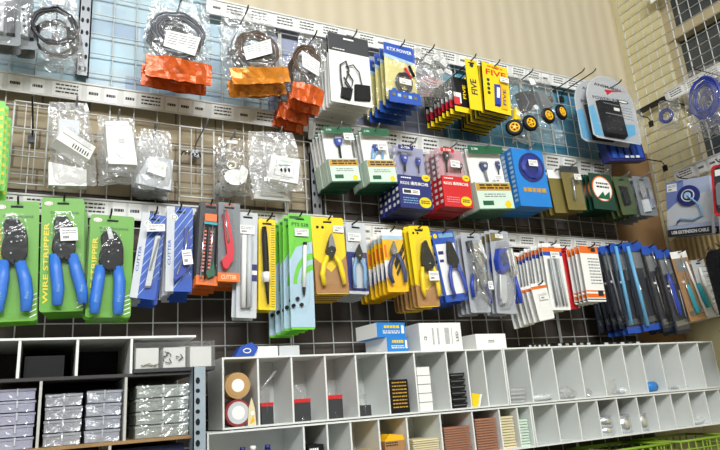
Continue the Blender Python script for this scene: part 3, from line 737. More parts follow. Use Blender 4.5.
P = Pack('wire_stripper_pack', [(407, 225), (428, 227), (441, 306), (419, 308)], .175); card(P, YEL, .005, extra=lambda mb: d4(mb, P))
plier(P, [(420, 244), (423, 241), (425, 247), (429, 256), (432, 265), (430, 270), (425, 272), (420, 268), (419, 258)], [[(420, 268), (420, 278), (421, 290), (423, 297)], [(431, 268), (434, 277), (436, 288), (437, 297)]], .0052, BLACK, YELH, y=-.010, rivets=[(426, 265, .002)])
blister(P, [(415, 238), (428, 238), (440, 300), (419, 301)], .017); P.sticker(424, 273, 435, 282, y=-.0195, seed=14)
P.tag('tall yellow pack with black-jawed wire strippers, kraft foot', 'wire stripper pack'); stack(P, 7, .0175, 'tall yellow pack with black-jawed strippers', 'tall yellow stripper packs', dz=.0005); hang(P, 'tall yellow stripper packs', .02)
def d5(mb, P):
    patch(mb, P, .08, .18, .92, .9, PAPER); mb.disc(U(P, .14, .06), P.W * .09, -.0006, -.0003, YEL, 14); patch(mb, P, .3, .03, .95, .09, LBLUE)
    patch(mb, P, .12, .28, .35, .33, NAVY, -.0006); patch(mb, P, .12, .40, .3, .44, NAVY, -.0006)
P = Pack('cable_cutter_pack', [(431, 231), (452, 232), (469, 298), (446, 304)], .165); card(P, BLUEC, .003, extra=lambda mb: d5(mb, P))
plier(P, [(445, 242), (448, 243), (452, 252), (456, 262), (455, 268), (450, 269), (446, 262), (445, 252)], [[(449, 266), (448, 276), (450, 288), (453, 297)], [(454, 265), (459, 274), (463, 285), (465, 294)]], .0048, BLACK, BLUED, y=-.009)
blister(P, [(441, 238), (452, 238), (467, 297), (447, 299)], .016)
P.tag('blue and white pack with blue-handled cable cutter beside the tall yellow packs', 'cable cutter pack'); stack(P, 6, .017, 'blue white pack with cable cutter', 'blue cable cutter packs', dz=-.001); hang(P, 'blue cable cutter packs', .02)
CPK = M('smoky_card', (166, 170, 178), 0.45)
def clearpack(name, q, d, m=CPK):
    P = Pack(name, q, d); card(P, m, .004); return P
P = clearpack('clamp_plier_pack', [(459, 232), (479, 234), (492, 312), (472, 313)], .165)
mb = MB()
mb.prism(P.qs((470, 244), (474, 243), (477, 252), (480, 264), (478, 270), (474, 262), (471, 254)), -.012, -.002, CHROME, .1)
mb.prism(P.qs((472, 262), (479, 262), (483, 280), (482, 292), (478, 284), (475, 274)), -.010, -.002, STEEL, .1)
for p, rr in (((475, 258), .004), ((479, 273), .0035), ((481, 287), .004)): mb.disc(P.q(*p), rr, -.016, -.008, CHROME, 10, inset=.3)
t = P.add('crimp_tool', mb); mb = MB(); mb.tube([(P.q(*p)[0], -.007, P.q(*p)[1]) for p in ((471, 275), (470, 286), (472, 298))], .0042, BLUED, 7); mb.build('handle', t)
mb = MB(); mb.tube([(P.q(*p)[0], -.007, P.q(*p)[1]) for p in ((484, 285), (488, 296), (489, 304))], .0042, BLUED, 7); mb.build('handle', t)
mb = MB()
for p, q_ in (((466, 245), (471, 262)), ((474, 244), (482, 262)), ((468, 262), (476, 282)), ((476, 270), (474, 292)), ((478, 292), (486, 300)), ((470, 250), (480, 256))):
    a, b = P.q(*p), P.q(*q_); mb.tube([(a[0], -.011, a[1]), (b[0], -.013, b[1])], [.0022, .003], CHAR if p[0] % 2 else CHROME, 6)
mb.prism(P.qs((465, 242), (470, 241), (472, 250), (467, 252)), -.008, -.001, CHAR); mb.prism(P.qs((480, 240), (477, 246), (484, 262), (486, 258)), -.004, -.001, PAPER); P.add('tool_fittings', mb)
blister(P, [(464, 240), (479, 240), (489, 308), (474, 309)], .02, BAG); P.sticker(482, 283, 488, 291, y=-.023, seed=15)
P.tag('clear pack with silver crimping tool and white sticker', 'crimping tool pack'); stack(P, 4, .018, 'clear pack with silver crimping tool', 'clear silver crimping tool packs'); hang(P, 'clear silver crimping tool packs', .025)
P = clearpack('network_crimper_pack', [(489, 230), (511, 232), (513, 313), (497, 314)], .17)
mb = MB(); mb.prism(P.qs((495, 249), (503, 248), (508, 256), (507, 270), (500, 276), (495, 271), (493, 260)), -.014, -.002, BLUED, .12)
mb.prism(P.qs((503, 248), (508, 250), (513, 262), (514, 277), (511, 280), (508, 268), (504, 262), (501, 254)), -.016, -.004, CHROME, .1)
mb.prism(P.qs((498, 274), (504, 274), (505, 300), (503, 306), (499, 306), (498, 298)), -.012, -.002, LGREY, .15)
t = P.add('network_crimper', mb)
mb = MB(); mb.tube([(P.q(*p)[0], -.01, P.q(*p)[1]) for p in ((512, 276), (514, 286), (517, 296), (518, 304))], [.004, .0055, .006, .005], BLUED, 8); mb.build('handle', t)
mb = MB(); mb.prism(P.qs((490, 233), (500, 233), (500, 240), (491, 241)), -.002, -.0009, OLIVE); mb.prism(P.qs((496, 256), (501, 252), (506, 262), (500, 268)), -.0165, -.014, NAVYH, .1)
for p, q_ in (((503, 252), (508, 274)), ((507, 250), (512, 272)), ((496, 276), (497, 300))): a, b = P.q(*p), P.q(*q_); mb.tube([(a[0], -.017, a[1]), (b[0], -.015, b[1])], .0018, PAPER, 6)
P.add('tool_fittings', mb)
blister(P, [(494, 243), (509, 243), (512, 308), (497, 309)], .019, BAG)
P.sticker(494, 234, 502, 239, seed=16)
P.tag('clear pack with blue-bodied network crimper, its blue handle sticking out', 'crimper pack'); stack(P, 4, .018, 'clear pack with blue-bodied crimper', 'clear blue crimper packs'); hang(P, 'clear blue crimper packs', .03)

# white orange-topped blade cards
def oran(name, q, d, deco, base=PAPER): 
    P = Pack(name, q, d); card(P, base, .003, t=.0016, extra=lambda mb: deco(mb, P)); return P
def d6(mb, P): patch(mb, P, 0, .06, 1, .13, ORANGE); patch(mb, P, 0, .13, 1, .19, BLUEC)
P = oran('hacksaw_blade_pack', [(541, 243), (560, 244), (571, 310), (552, 310)], .175, d6)
mb = MB()
for i in range(4): a, b = P.q(547.5 + i * 3.2, 259), P.q(556 + i * 3.4, 306); mb.tube([(a[0], -.004, a[1]), (b[0], -.004, b[1])], .0034, LGREY if i % 2 else GREYC, 6, .6)
P.add('blades', mb); blister(P, [(545, 257), (561, 257), (570, 307), (553, 307)], .01); P.sticker(549, 252, 559, 259, seed=17)
P.tag('white clear-fronted saw blade card with orange band, long one', 'blade pack'); stack(P, 9, .0135, 'long white blade card with orange band', 'long white blade cards'); hang(P, 'long white blade cards', .025)
def d7(mb, P): patch(mb, P, 0, .08, 1, .16, ORANGE)
P = oran('small_blade_pack', [(530, 284), (545, 282), (555, 318), (540, 321)], .195, d7)
blister(P, [(533, 291), (545, 290), (553, 315), (541, 317)], .008); P.sticker(537.5, 293, 547.5, 299, seed=18)
P.tag('short white blade card with orange top hanging below the long ones', 'blade pack'); stack(P, 6, .0185, 'short white blade card', 'short white blade cards', dz=-.001); hang(P, 'short white blade cards', .02)
def d8(mb, P):
    patch(mb, P, 0, 0, 1, .13, ORANGE); patch(mb, P, .62, .02, .85, .10, INK, -.0007); patch(mb, P, 0, .80, 1, .825, ORANGE); patch(mb, P, 0, .86, 1, .93, ORANGE); patch(mb, P, 0, .95, 1, .97, INK)
    mb.lines(*(U(P, .35, 0)[0], U(P, .95, 0)[0], -P.H * .22, -P.H * .72), 9, -.0006, GREYINK, 5, .35); patch(mb, P, .62, .80, .9, .9, INK, -.0009)
P = oran('orange_topped_pack', [(580, 246), (598, 247), (605, 300), (587, 303)], .18, d8)
P.tag('white card with orange top and orange lower stripes, left of the drill bits', 'blade pack'); stack(P, 7, .0155, 'white card with orange top and stripes', 'orange striped white cards'); hang(P, 'orange striped white cards', .03)
P = Pack('red_edge_pack', [(560, 248), (568, 248), (577, 308), (569, 310)], .12); card(P, RED, .002); P.tag('narrow red card squeezed between the white blade cards', 'card pack'); hang(P, 'narrow red card', .015)

# dark and blue long tool packs at the right end
def longpack(q, d, m1, bars, handle=None, hc=BLACK, lab='', name='screwdriver_pack', top=BLUEC, foot=None):
    P = Pack(name, q, d)
    def deco(mb): patch(mb, P, .0, .0, 1, .10, top); patch(mb, P, .15, .12, .85, .30, GREYC); patch(mb, P, 0, .93, 1, 1, foot or m1)
    card(P, m1, .003, extra=deco)
    for (a, b, r, m) in bars:
        p0, p1 = P.q(*a), P.q(*b); mb = MB(); mb.tube([(p0[0], -.006, p0[1]), (p1[0], -.006, p1[1])], r, m, 8); P.add('shaft' if m in (CHROME, STEEL) else 'long_bar', mb)
    if handle:
        mb = MB(); pts = [P.q(*p) for p in handle]; n = len(pts)
        mb.tube([(x, -.0055, z) for x, z in pts], [(.0055, .0085, .0075, .009, .0055)[i % 5] for i in range(n)], hc, 8, .55); P.add('handle', mb)
    mb = MB(); mb.prism([U(P, .1, .86), U(P, .9, .84), U(P, .92, .90), U(P, .12, .92)][::-1], -.003, -.001, CHROME); a = U(P, .75, .34); mb.box(a[0] - .003, a[0] + .003, -.004, -.001, a[1] - .02, a[1] + .012, CHROME); a = U(P, .3, .36); b = U(P, .34, .80); mb.tube([(a[0], -.004, a[1]), (b[0], -.004, b[1])], .0013, CHROME, 5); a = U(P, .86, .5); b = U(P, .84, .82); mb.tube([(a[0], -.004, a[1]), (b[0], -.004, b[1])], .001, LGREY, 5); a = U(P, .25, .44); mb.box(a[0] - .004, a[0] + .004, -.004, -.001, a[1] - .003, a[1] + .003, PAPER); P.add('shafts_and_highlights', mb)  # chrome shafts and a sticker, plus chrome slips standing in for highlights
    mb = MB(); mb.prism(rrect(P.W * .9, P.H * .86, .008, z=-P.H * .1), -.0106, -.001, BLI, .1); P.add('blister', mb)
    return P
DKC = M('blue_black_card', (34, 38, 52), 0.4)
P = longpack([(601, 246), (611, 246), (633, 326), (618, 330)], .142, DKC, [((604, 252), (621, 318), .0028, STEEL)], [(615, 285), (617, 295), (619, 304), (621, 313), (622, 320)], BLACK)
P.tag('dark navy tool pack with grey shaft, first of the long blue ones', 'screwdriver pack'); stack(P, 4, .022, 'dark navy pack with grey shaft', 'navy grey-shaft packs'); hang(P, 'navy grey-shaft tool packs', .02)
P = longpack([(611, 244), (622, 244), (645, 332), (626, 334)], .153, DKC, [((614, 247), (630, 325), .0048, CYAN), ((620, 250), (636, 300), .0022, CHROME)], [(630, 285), (632, 295), (635, 305), (637, 314), (639, 322)], BLACK, foot=BLUEC)
P.tag('blue tool pack with pale blue bar and thin chrome shaft', 'screwdriver pack'); stack(P, 4, .022, 'blue pack with pale bar and thin shaft', 'blue pale-bar packs'); hang(P, 'blue pale-bar tool packs', .025)
P = longpack([(622, 242), (640, 243), (664, 327), (643, 333)], .164, DKC, [((626, 247), (646, 326), .0052, CYAN)], [(646, 275), (648, 286), (652, 300), (655, 312), (657, 320)], BLACK, foot=BLUEC)
P.tag('blue and clear tool pack with broad pale blue bar and black grip', 'screwdriver pack'); stack(P, 3, .022, 'blue clear pack with broad pale bar', 'blue broad-bar packs'); hang(P, 'blue broad-bar tool packs', .025)
P = longpack([(641, 246), (655, 246), (680, 329), (663, 333)], .175, DKC, [((650, 252), (657, 270), .0018, CHROME)], [(655, 268), (658, 280), (662, 294), (665, 308), (668, 322)], BLACK)
P.tag('smoky tool pack with blue header and all-black handle', 'screwdriver pack'); stack(P, 3, .022, 'smoky pack with black handle', 'grey black-handle packs'); hang(P, 'grey black-handle tool packs', .02)
P = longpack([(655, 250), (668, 250), (692, 331), (676, 335)], .186, DKC, [((662, 254), (668, 276), .0018, CHROME)], [(666, 274), (670, 284), (673, 296), (676, 304), (679, 316)], BLUED)
P.tag('smoky tool pack with blue header and blue handle', 'screwdriver pack'); stack(P, 3, .022, 'smoky pack with blue handle', 'grey blue-handle packs'); hang(P, 'grey blue-handle tool packs', .02)
P = longpack([(670, 252), (684, 251), (708, 318), (690, 322)], .197, KRAFT, [((679, 256), (688, 285), .0018, CHROME), ((684, 262), (705, 316), .003, PAPER)], [(686, 285), (689, 293), (692, 301), (695, 308), (697, 314)], TEAL, top=PAPER)
mb = MB(); mb.tube([(P.q(*p)[0], -.012, P.q(*p)[1]) for p in ((694, 284), (698, 293), (702, 301), (705, 308))], [.006, .008, .008, .006], TEAL, 8); P.add('handle', mb)
P.tag('kraft tool pack with two teal screwdriver handles', 'screwdriver pack'); stack(P, 4, .02, 'kraft pack with teal handles', 'kraft teal-handle packs'); hang(P, 'kraft teal-handle tool packs', .03)
P = Pack('white_tool_pack', [(690, 258), (702, 262), (722, 314), (708, 320)], .19); card(P, LGREY, .003)
mb = MB(); mb.tube([(P.q(*p)[0], -.008, P.q(*p)[1]) for p in ((697, 268), (702, 285), (709, 300), (716, 314))], [.003, .005, .006, .005], PAPER, 8); P.add('white_tool', mb)
P.tag('pale tool pack with white handle, last one at the right', 'tool pack'); stack(P, 4, .02, 'pale pack with white handle', 'pale white-handle packs', dz=-.002); hang(P, 'pale white-handle tool packs', .02)
# ---------------------------------------------------------------- middle row: boxed adapters
def boxpack(name, q, d, t, m, v0, header=None, side=None, inset=(.0, .0)):
    """clear box with an opaque printed lower part; v0 is where the print starts"""
    P = Pack(name, q, d); W, H = P.W, P.H
    MB().box(-W / 2, W / 2, 0, t, -H, -v0 * H, m).build('printed_carton', P.root)
    mb = MB(); mb.box(-W / 2 + .0008, W / 2 - .0008, t - .0015, t - .0005, -v0 * H, 0, side or LGREY); mb.build('backing_card', P.root)
    mb = MB(); z0 = -v0 * H; z1 = -.002
    mb.add([(-W / 2, 0, z0), (W / 2, 0, z0), (W / 2, 0, z1), (-W / 2, 0, z1)], [(0, 1, 2, 3)], BLI)
    mb.add([(-W / 2, 0, z0), (-W / 2, t - .002, z0), (-W / 2, t - .002, z1), (-W / 2, 0, z1)], [(0, 1, 2, 3)], BLI)
    mb.add([(W / 2, 0, z0), (W / 2, t - .002, z0), (W / 2, t - .002, z1), (W / 2, 0, z1)], [(0, 1, 2, 3)], BLI)
    mb.build('clear_window', P.root)
    if header: 
        mb = MB(); mb.box(-W / 2, W / 2, -.0006, .0006, -H * header[1], .004, header[0]); mb.build('header_card', P.root)
    return P
def connector(P, c, w, h, m, down, cable=BLACK, y=.004, tail=True):
    x, z = P.q(*c); mb = MB()
    mb.prism([(x - w / 2, z + h * .5), (x + w / 2, z + h * .5), (x + w * .38, z - h * .1), (x + w * .2, z - h * .5), (x - w * .2, z - h * .5), (x - w * .38, z - h * .1)], y, y + .008, m, .08)
    mb.disc((x, z + h * .1), w * .16, y - .0015, y, LGREY, 12)
    mb.box(x - w * .42, x + w * .42, y + .001, y + .007, z + h * .5, z + h * .72, STEEL)
    t = P.add('connector', mb)
    if tail:
        mb = MB(); xe, ze = P.q(*down); mb.tube([(x, y + .004, z - h * .45), ((x + xe) / 2, y + .005, (z - h * .45 + ze) / 2), (xe, y + .005, ze)], w * .14, cable, 7); mb.build('cable', t)
    return t
def greenbox(q, d, n, lab, short, grp, body, kind):
    P = boxpack('usb_adapter_box', q, d, .0165, MINT, .56, header=(BOXG, .10), side=PAPER)
    W, H = P.W, P.H; mb = MB()
    mb.text('Z-TEK', (-W * .32, -H * .03), W * .2, H * .03, -.001, PAPER)
    mb.box(-W / 2 + .001, W / 2, -.0006, -.0001, -H * .70, -H * .58, GOLD)
    mb.lines(-W * .4, W * .45, -H * .60, -H * .69, 2, -.0009, INK, n, .6)
    mb.box(-W * .38, -W * .08, -.0005, -.0001, -H * .93, -H * .86, BOXG); mb.disc((W * .33, -H * .92), W * .09, -.0006, -.0001, YEL, 14)
    mb.lines(-W * .3, W * .3, -H * .75, -H * .82, 2, -.0005, GREYINK, n + 3, .4)
    mb.box(-W / 2, W / 2, -.0002, .0165, -H - .0005, -H + .003, BOXG); P.add('print', mb); body(P)
    P.tag(lab, 'adapter box'); stack(P, n, .0178, short, grp, jit=.002); hang(P, grp, .03, dz=.004, m=STEEL); return P
def b1(P):
    connector(P, (340, 141), .022, .018, BLUED, (343, 160)); P.sticker(343, 133, 354, 140, y=-.0012, seed=21)
greenbox([(325, 128), (352, 129), (360, 180), (331, 184)], .13, 5, 'green and white adapter box with blue plug and black lead, leftmost in its row', 'leftmost green adapter box', 'leftmost green adapter boxes', b1, 0)
def b2(P):
    connector(P, (378, 147), .020, .014, BLUED, (374, 163), LBLUE)
    mb = MB(); pts = [P.q(*p) for p in ((374, 148), (373, 158), (378, 163), (384, 160), (384, 150))]; mb.tube([(x, .006, z) for x, z in pts], .0028, LBLUE, 7); P.add('cable', mb); P.sticker(377, 143, 388, 150, y=-.0012, seed=22)
greenbox([(362, 129), (388, 131), (398, 182), (370, 184)], .145, 5, 'green and white adapter box with pale blue looped lead, second in its row', 'green adapter box with pale blue lead', 'green adapter boxes with pale blue lead', b2, 1)
def rsbox(q, d, n, m, lab, short, grp, body, sidec):
    P = boxpack('serial_cable_box', q, d, .020, m, .50, side=sidec)
    W, H = P.W, P.H; mb = MB()
    mb.prism([(-W * .42, -H * .03), (W * .02, -H * .03), (W * .06, -H * .06), (W * .02, -H * .10), (-W * .42, -H * .10)], -.001, -.0002, m)
    mb.text('Z-TEK', (-W * .2, -H * .065), W * .3, H * .035, -.0014, PAPER)
    mb.lines(-W * .42, -W * .1, -H * .53, -H * .56, 1, -.0005, PAPER, 3, .6)
    mb.text('RS232 通用串口线', (-W * .02, -H * .62), W * .86, H * .055, -.0006, PAPER)
    mb.disc((W * .36, -H * .515), W * .13, -.0008, -.0002, YEL, 16, W * .10); mb.text('1.8M', (W * .36, -H * .515), W * .13, H * .02, -.0011, INK)
    mb.disc((W * .27, -H * .90), W * .19, -.0008, -.0002, YEL, 18, W * .15); mb.lines(W * .14, W * .40, -H * .87, -H * .93, 2, -.0011, INK, 4, .6)
    if m is NAVY:
        mb.box(-W * .40, W * .12, -.0008, -.0002, -H * .79, -H * .71, PAPER); mb.box(-W * .37, -W * .15, -.0012, -.0008, -H * .775, -H * .725, CHAR); mb.lines(-W * .1, W * .08, -H * .73, -H * .78, 2, -.0011, INK, 6, .5)
    mb.lines(-W * .40, W * .05, -H * .84, -H * .95, 3, -.0005, LBLUE if m is NAVY else PINK, 8, .4)
    # side face print
    for i in range(9): mb.box(-W / 2 - .0004, -W / 2, .005, .015, -H * (.08 + .1 * i) - H * .05, -H * (.08 + .1 * i), PAPER)
    P.add('print', mb); body(P)
    P.tag(lab, 'cable box'); stack(P, n, .021, short, grp, jit=.003); hang(P, grp, .035, dz=.004, m=STEEL); return P
def b3(P):
    connector(P, (406, 158), .020, .022, BLUED, (407, 170)); connector(P, (420, 161), .012, .018, BLUED, (421, 172))
rsbox([(396, 142), (427, 147), (433, 209), (400, 208)], .15, 5, NAVY, 'navy serial cable box with two blue plugs behind its window', 'navy serial cable box', 'navy serial cable boxes', b3, mat('lilac_grey_insert', (150, 152, 184), .5))
def b4(P):
    connector(P, (448, 156), .017, .02, CHAR, (449, 171)); connector(P, (462, 166), .012, .014, CHAR, (463, 172)); P.sticker(450, 160, 460, 168, y=-.0015, seed=23)
rsbox([(439, 145), (466, 149), (473, 207), (444, 207)], .155, 5, RED, 'red serial cable box with white and red print down its side', 'red serial cable box', 'red serial cable boxes', b4, mat('dusty_pink_insert', (196, 150, 160), .5))
def b5(P):
    connector(P, (486, 166), .026, .020, NAVYH, (490, 181), GREYC); connector(P, (500, 165), .012, .02, NAVYH, (501, 180)); P.sticker(494, 175, 503, 183, y=-.0012, seed=24)
greenbox([(469, 146), (501, 149), (516, 208), (479, 211)], .155, 5, 'pale green adapter box with dark blue plug, right of the red box', 'pale green adapter box', 'pale green adapter boxes', b5, 2)
# sky blue box with window
P = Pack('network_cable_box', [(512, 148), (541, 151), (553, 207), (520, 206)], .16); W, H = P.W, P.H
MB().box(-W / 2, W / 2, 0, .024, -H, 0, SKYB).build('carton', P.root)
mb = MB(); c = (W * .05, -H * .32)
mb.prism([(c[0] + W * .40 * math.cos(t) + W * .12 * math.sin(t), c[1] + H * .26 * math.sin(t) - H * .05 * math.cos(t)) for t in [2 * PI * k / 22 for k in range(22)]], -.0008, .0, NAVY)
for k in range(3): mb.ring((c[0], c[1]), W * (.22 + .04 * k), .0022, CABLEU, -.002, rz=H * (.15 + .02 * k), wob=.04)
P.add('oval_window', mb)
mb = MB(); mb.lines(-W * .32, W * .42, -H * .68, -H * .76, 1, -.0005, GOLD, 3, .9)
for i in range(11): mb.box(-W / 2 - .0005, -W / 2, .006, .018, -H * (.06 + .08 * i) - H * .045, -H * (.06 + .08 * i), PALEBLUE)
P.add('print', mb); P.sticker(527, 160, 537, 167, y=-.005, seed=25)
P.tag('sky blue carton with dark oval window, after the pale green box', 'cable box'); stack(P, 4, .026, 'sky blue carton with oval window', 'sky blue cable cartons', jit=.003); hang(P, 'sky blue cable cartons', .035, dz=.004, m=STEEL)
# small packs
P = Pack('antenna_pack', [(546, 168), (560, 172), (571, 212), (556, 214)], .145); card(P, OLIVE, .003)
mb = MB(); patch(mb, P, .0, .0, 1, .2, PAPER, -.001); P.add('print', mb)
P.tag('olive yellow card with pale top squeezed right of the sky blue cartons', 'card pack'); stack(P, 4, .018, 'olive card with pale top', 'olive pale-topped cards'); hang(P, 'olive pale-topped cards', .04, m=STEEL)
P = Pack('coax_plug_pack', [(558, 164), (578, 168), (586, 209), (570, 211)], .16); card(P, OLIVE, .003, extra=lambda mb: patch(mb, P, 0, 0, 1, .15, CHAR))
mb = MB(); a, b = P.q(571, 179), P.q(574, 200); mb.tube([(a[0], -.006, a[1]), (a[0] * .5 + b[0] * .5, -.006, a[1] * .5 + b[1] * .5), (b[0], -.006, b[1])], [.0045, .002, .0045], CHROME, 8); P.add('silver_plug', mb)
blister(P, [(563, 172), (577, 173), (584, 206), (571, 207)], .014); P.sticker(569, 176, 577, 182, y=-.018, seed=26)
P.tag('olive card with silver coax plug under a blister', 'plug pack'); stack(P, 5, .018, 'olive card with silver plug', 'olive silver-plug cards'); hang(P, 'olive silver-plug cards', .04, m=STEEL)
P = Pack('battery_pack', [(589, 172), (611, 176), (616, 208), (594, 211)], .16)
def dd(mb):
    mb.prism([U(P, .5 + .44 * math.cos(t), .42 + .36 * math.sin(t) * -1) for t in [2 * PI * k / 20 for k in range(20)]], -.0008, -.0003, ORANGE)
    mb.prism([U(P, .5 + .40 * math.cos(t), .43 + .33 * math.sin(t) * -1) for t in [2 * PI * k / 20 for k in range(20)]], -.0013, -.0008, PAPER)
    mb.lines(U(P, .25, 0)[0], U(P, .8, 0)[0], -P.H * .25, -P.H * .45, 2, -.0016, INK, 4, .5); mb.prism([U(P, .2, .7), U(P, .5, .5), U(P, .55, .62), U(P, .8, .48), U(P, .75, .72)], -.0017, -.0013, BOXG)
card(P, mat('deep_green_card', (20, 62, 46), .45), .003, extra=dd); P.tag('dark green card with white oval and orange outline', 'accessory pack'); stack(P, 6, .015, 'dark green card with white oval', 'dark green oval cards'); hang(P, 'dark green oval cards', .04, m=STEEL)
P = Pack('adapter_pack', [(612, 175), (627, 178), (639, 213), (623, 216)], .165); card(P, mat('leaf_green_card', (72, 88, 54), .5), .003)
mb = MB(); mb.prism(P.qs((618, 186), (625, 187), (630, 205), (624, 206)), -.008, -.001, BLACK, .1); P.add('black_adapter', mb); blister(P, [(615, 182), (627, 182), (636, 211), (624, 212)], .012)
P.tag('small leaf green card with black adapter', 'adapter pack'); stack(P, 5, .018, 'leaf green card with black adapter', 'leaf green adapter cards'); hang(P, 'leaf green adapter cards', .04, m=STEEL)
P = Pack('metal_adapter_pack', [(632, 175), (649, 178), (658, 214), (641, 217)], .175); card(P, GREYC, .003)
mb = MB(); mb.prism(P.qs((636, 182), (641, 183), (645, 196), (641, 200), (638, 193)), -.009, -.001, CHROME, .1); mb.prism(P.qs((645, 188), (648, 188), (654, 208), (650, 210)), -.009, -.001, CHROME, .1); mb.prism(P.qs((641, 200), (647, 199), (651, 212), (644, 213)), -.006, -.001, LGREY, .1); P.add('silver_adapters', mb)
blister(P, [(634, 180), (648, 180), (656, 212), (642, 214)], .014)
P.tag('grey card with silver metal adapters, last of the middle row', 'adapter pack'); stack(P, 6, .018, 'grey card with silver adapters', 'grey silver-adapter cards'); hang(P, 'grey silver-adapter cards', .04, m=STEEL)

# bagged white electrical parts, middle row left
def poly_box(P, front, t, m, y=-.012, name='white_box', tops=None):
    mb = MB(); mb.prism(P.qs(*front), y, y + t, m, .03); o = P.add(name, mb); return o
P = Pack('bagged_white_enclosure', [(52, 112), (92, 112), (96, 184), (46, 190)], .112)
bag(P, P.W, P.H + .02, .045, BAGM, 1, top=.02)
c = P.q(73, 149); T = Matrix.Translation((c[0], -.012, c[1])) @ Matrix.Rotation(.42, 4, 'Y') @ Matrix.Rotation(-.5, 4, 'X') @ Matrix.Rotation(.3, 4, 'Z')
mb = MB(); mb.box(-.034, .034, -.012, .012, -.022, .022, WHITE, T)
for i in range(7): mb.box(-.004 + i * .005, -.002 + i * .005, -.0126, -.012, -.018, -.006, INK, T)
mb.box(-.030, .030, -.0128, -.012, .004, .005, GREYINK, T); P.add('white_box', mb)
c = P.q(69, 130); T = Matrix.Translation((c[0], -.006, c[1])) @ Matrix.Rotation(.1, 4, 'Y'); mb = MB(); mb.box(-.018, .018, -.008, .008, -.014, .016, LGREY, T); P.add('upper_white_box', mb)
poly_box(P, [(48, 162), (87, 170), (87, 187), (48, 186)], .02, PAPER, -.004, 'lower_white_box')
P.tag('milky bag with vented white enclosure, leftmost bag of the middle row', 'bagged box'); hang(P, 'vented white enclosures', .03, u=P.q(77, 112)[0], dz=-.012, m=STEEL)
P = Pack('bagged_white_carton', [(98, 117), (138, 118), (140, 184), (96, 186)], .10)
bag(P, P.W, P.H, .06, BAGM, 2)
mb = MB(); T_ = Matrix.Identity(4); fr = P.qs((104, 131), (130, 131), (136, 170), (107, 169)); mb.prism(fr, -.028, .018, PAPER, .02); c = P.q(120, 147); mb.lines(c[0] - .006, c[0] + .006, c[1] + .006, c[1] - .006, 3, -.0285, GREYINK, 4, .4); t = P.add('white_carton', mb)
mb = MB(); mb.prism(P.qs((104, 126), (127, 126), (128, 130), (104, 130)), -.024, .012, PAPER, .02); mb.build('carton_flap', t)
P.tag('clear bag holding tall white carton with its flap folded up', 'bagged carton'); hang(P, 'bagged white carton', .03, u=P.q(118, 118)[0], dz=.004, m=STEEL)
P = Pack('bagged_white_module', [(142, 130), (170, 130), (176, 192), (134, 187)], .10)
bag(P, P.W, P.H, .035, BAGM, 3)
poly_box(P, [(149, 159), (166, 166), (164, 180), (146, 174)], .02, WHITE, -.014, 'white_module')
mb = MB(); mb.prism(P.qs((150, 156), (174, 160), (171, 192), (134, 184), (136, 176)), -.004, .004, LGREY, .05); P.add('grey_backing', mb)
P.tag('clear bag with small white module hanging by its narrow neck', 'bagged module'); stack(P, 3, .032, 'clear bag with small white module', 'bags with small white modules'); hang(P, 'bags with small white modules', .03, dz=.004, m=STEEL)
for px, py, t in ((33, 128, 'empty black wire hook at the far left between the green cards and the bags'), (195, 145, 'empty grey wire hook between the white module bag and the white pipe fitting')):
    p = at(px, py, .03); hook(p.x, p.z, .13, t, m=STEEL if px > 100 else BLACKM)
p = at(190, 153, .05); mb = MB(); rnd = random.Random(3)
for i in range(5): a = -.018 + i * .008; mb.tube([(a, 0, rnd.uniform(-.004, .004)), (a + .006, -.004, .006), (a + .012, 0, rnd.uniform(-.004, .004))], .0018, CHROME if i % 2 else CHAR, 6)
o = mb.build('wire_clip_bunch'); o.location = (p.x, -.04, p.z); tag(o, 'bunch of small metal clips hooked on the mesh below the empty hook', 'clip')
P = Pack('bagged_pipe_fitting', [(220, 138), (246, 138), (252, 196), (216, 196)], .11)
bag(P, P.W, P.H, .05, BAG, 4)
mb = MB(); c = P.q(233, 180); mb.disc(c, .026, -.018, .014, WHITE, 20, .02, .1)
c2 = P.q(230, 167); mb.ring(c2, .0095, .0022, WHITE, -.012, rz=.008); mb.disc(c2, .009, -.012, .0, OLIVE, 16, .0075); mb.prism(P.qs((240, 166), (247, 172), (244, 186), (234, 182)), -.014, .012, WHITE, .08)
for p_ in ((222, 177), (226, 186), (238, 186), (221, 190)): mb.disc(P.q(*p_), .0015, -.0195, -.016, INK, 8)
P.add('white_fitting', mb)
mb = MB(); mb.box(-.012, .012, -.001, 0, -.014, -.006, PAPER); P.add('paper_tag', mb)
P.tag('clear bag with round white pipe fitting showing its open brass mouth', 'bagged fitting'); stack(P, 2, .05, 'clear bag with white pipe fitting', 'bags with white pipe fittings'); hang(P, 'bags with white pipe fittings', .035, dz=.004, m=STEEL)
def facepl(q, d, plate, seed, lab, extra=True):
    P = Pack('bagged_socket_plate', q, d); bag(P, P.W, P.H, .03, BAGM, seed)
    mb = MB(); f = P.qs(*plate); mb.prism(f, -.010, -.002, WHITE, .04); cx = sum(p[0] for p in f) / 4; cz = sum(p[1] for p in f) / 4
    k = [(cx + (x - cx) * .62, cz + (z - cz) * .62) for x, z in f]; mb.prism(k, -.012, -.010, LGREY, .02)
    k = [(cx + (x - cx) * .55, cz + (z - cz) * .5 ) for x, z in f]; mb.prism(k, -.0125, -.012, WHITE, .02)
    t = P.add('socket_plate', mb)
    if extra:
        e = MB()
        for i in (-1, 0, 1): e.disc((cx + i * .009, cz - .004), .0024, -.0145, -.012, BLACK, 10, .005)
        e.build('plug_holes', t)
        e = MB(); e.box(cx - .012, cx + .014, -.0132, -.0125, cz + .006, cz + .0085, TEAL); e.build('green_strip', t)
    P.tag(lab, 'bagged plate'); return P
P = facepl([(248, 132), (296, 132), (304, 190), (250, 194)], .13, [(270, 155), (299, 161), (297, 186), (265, 180)], 5, 'clear bag with square white socket plate with three black holes')
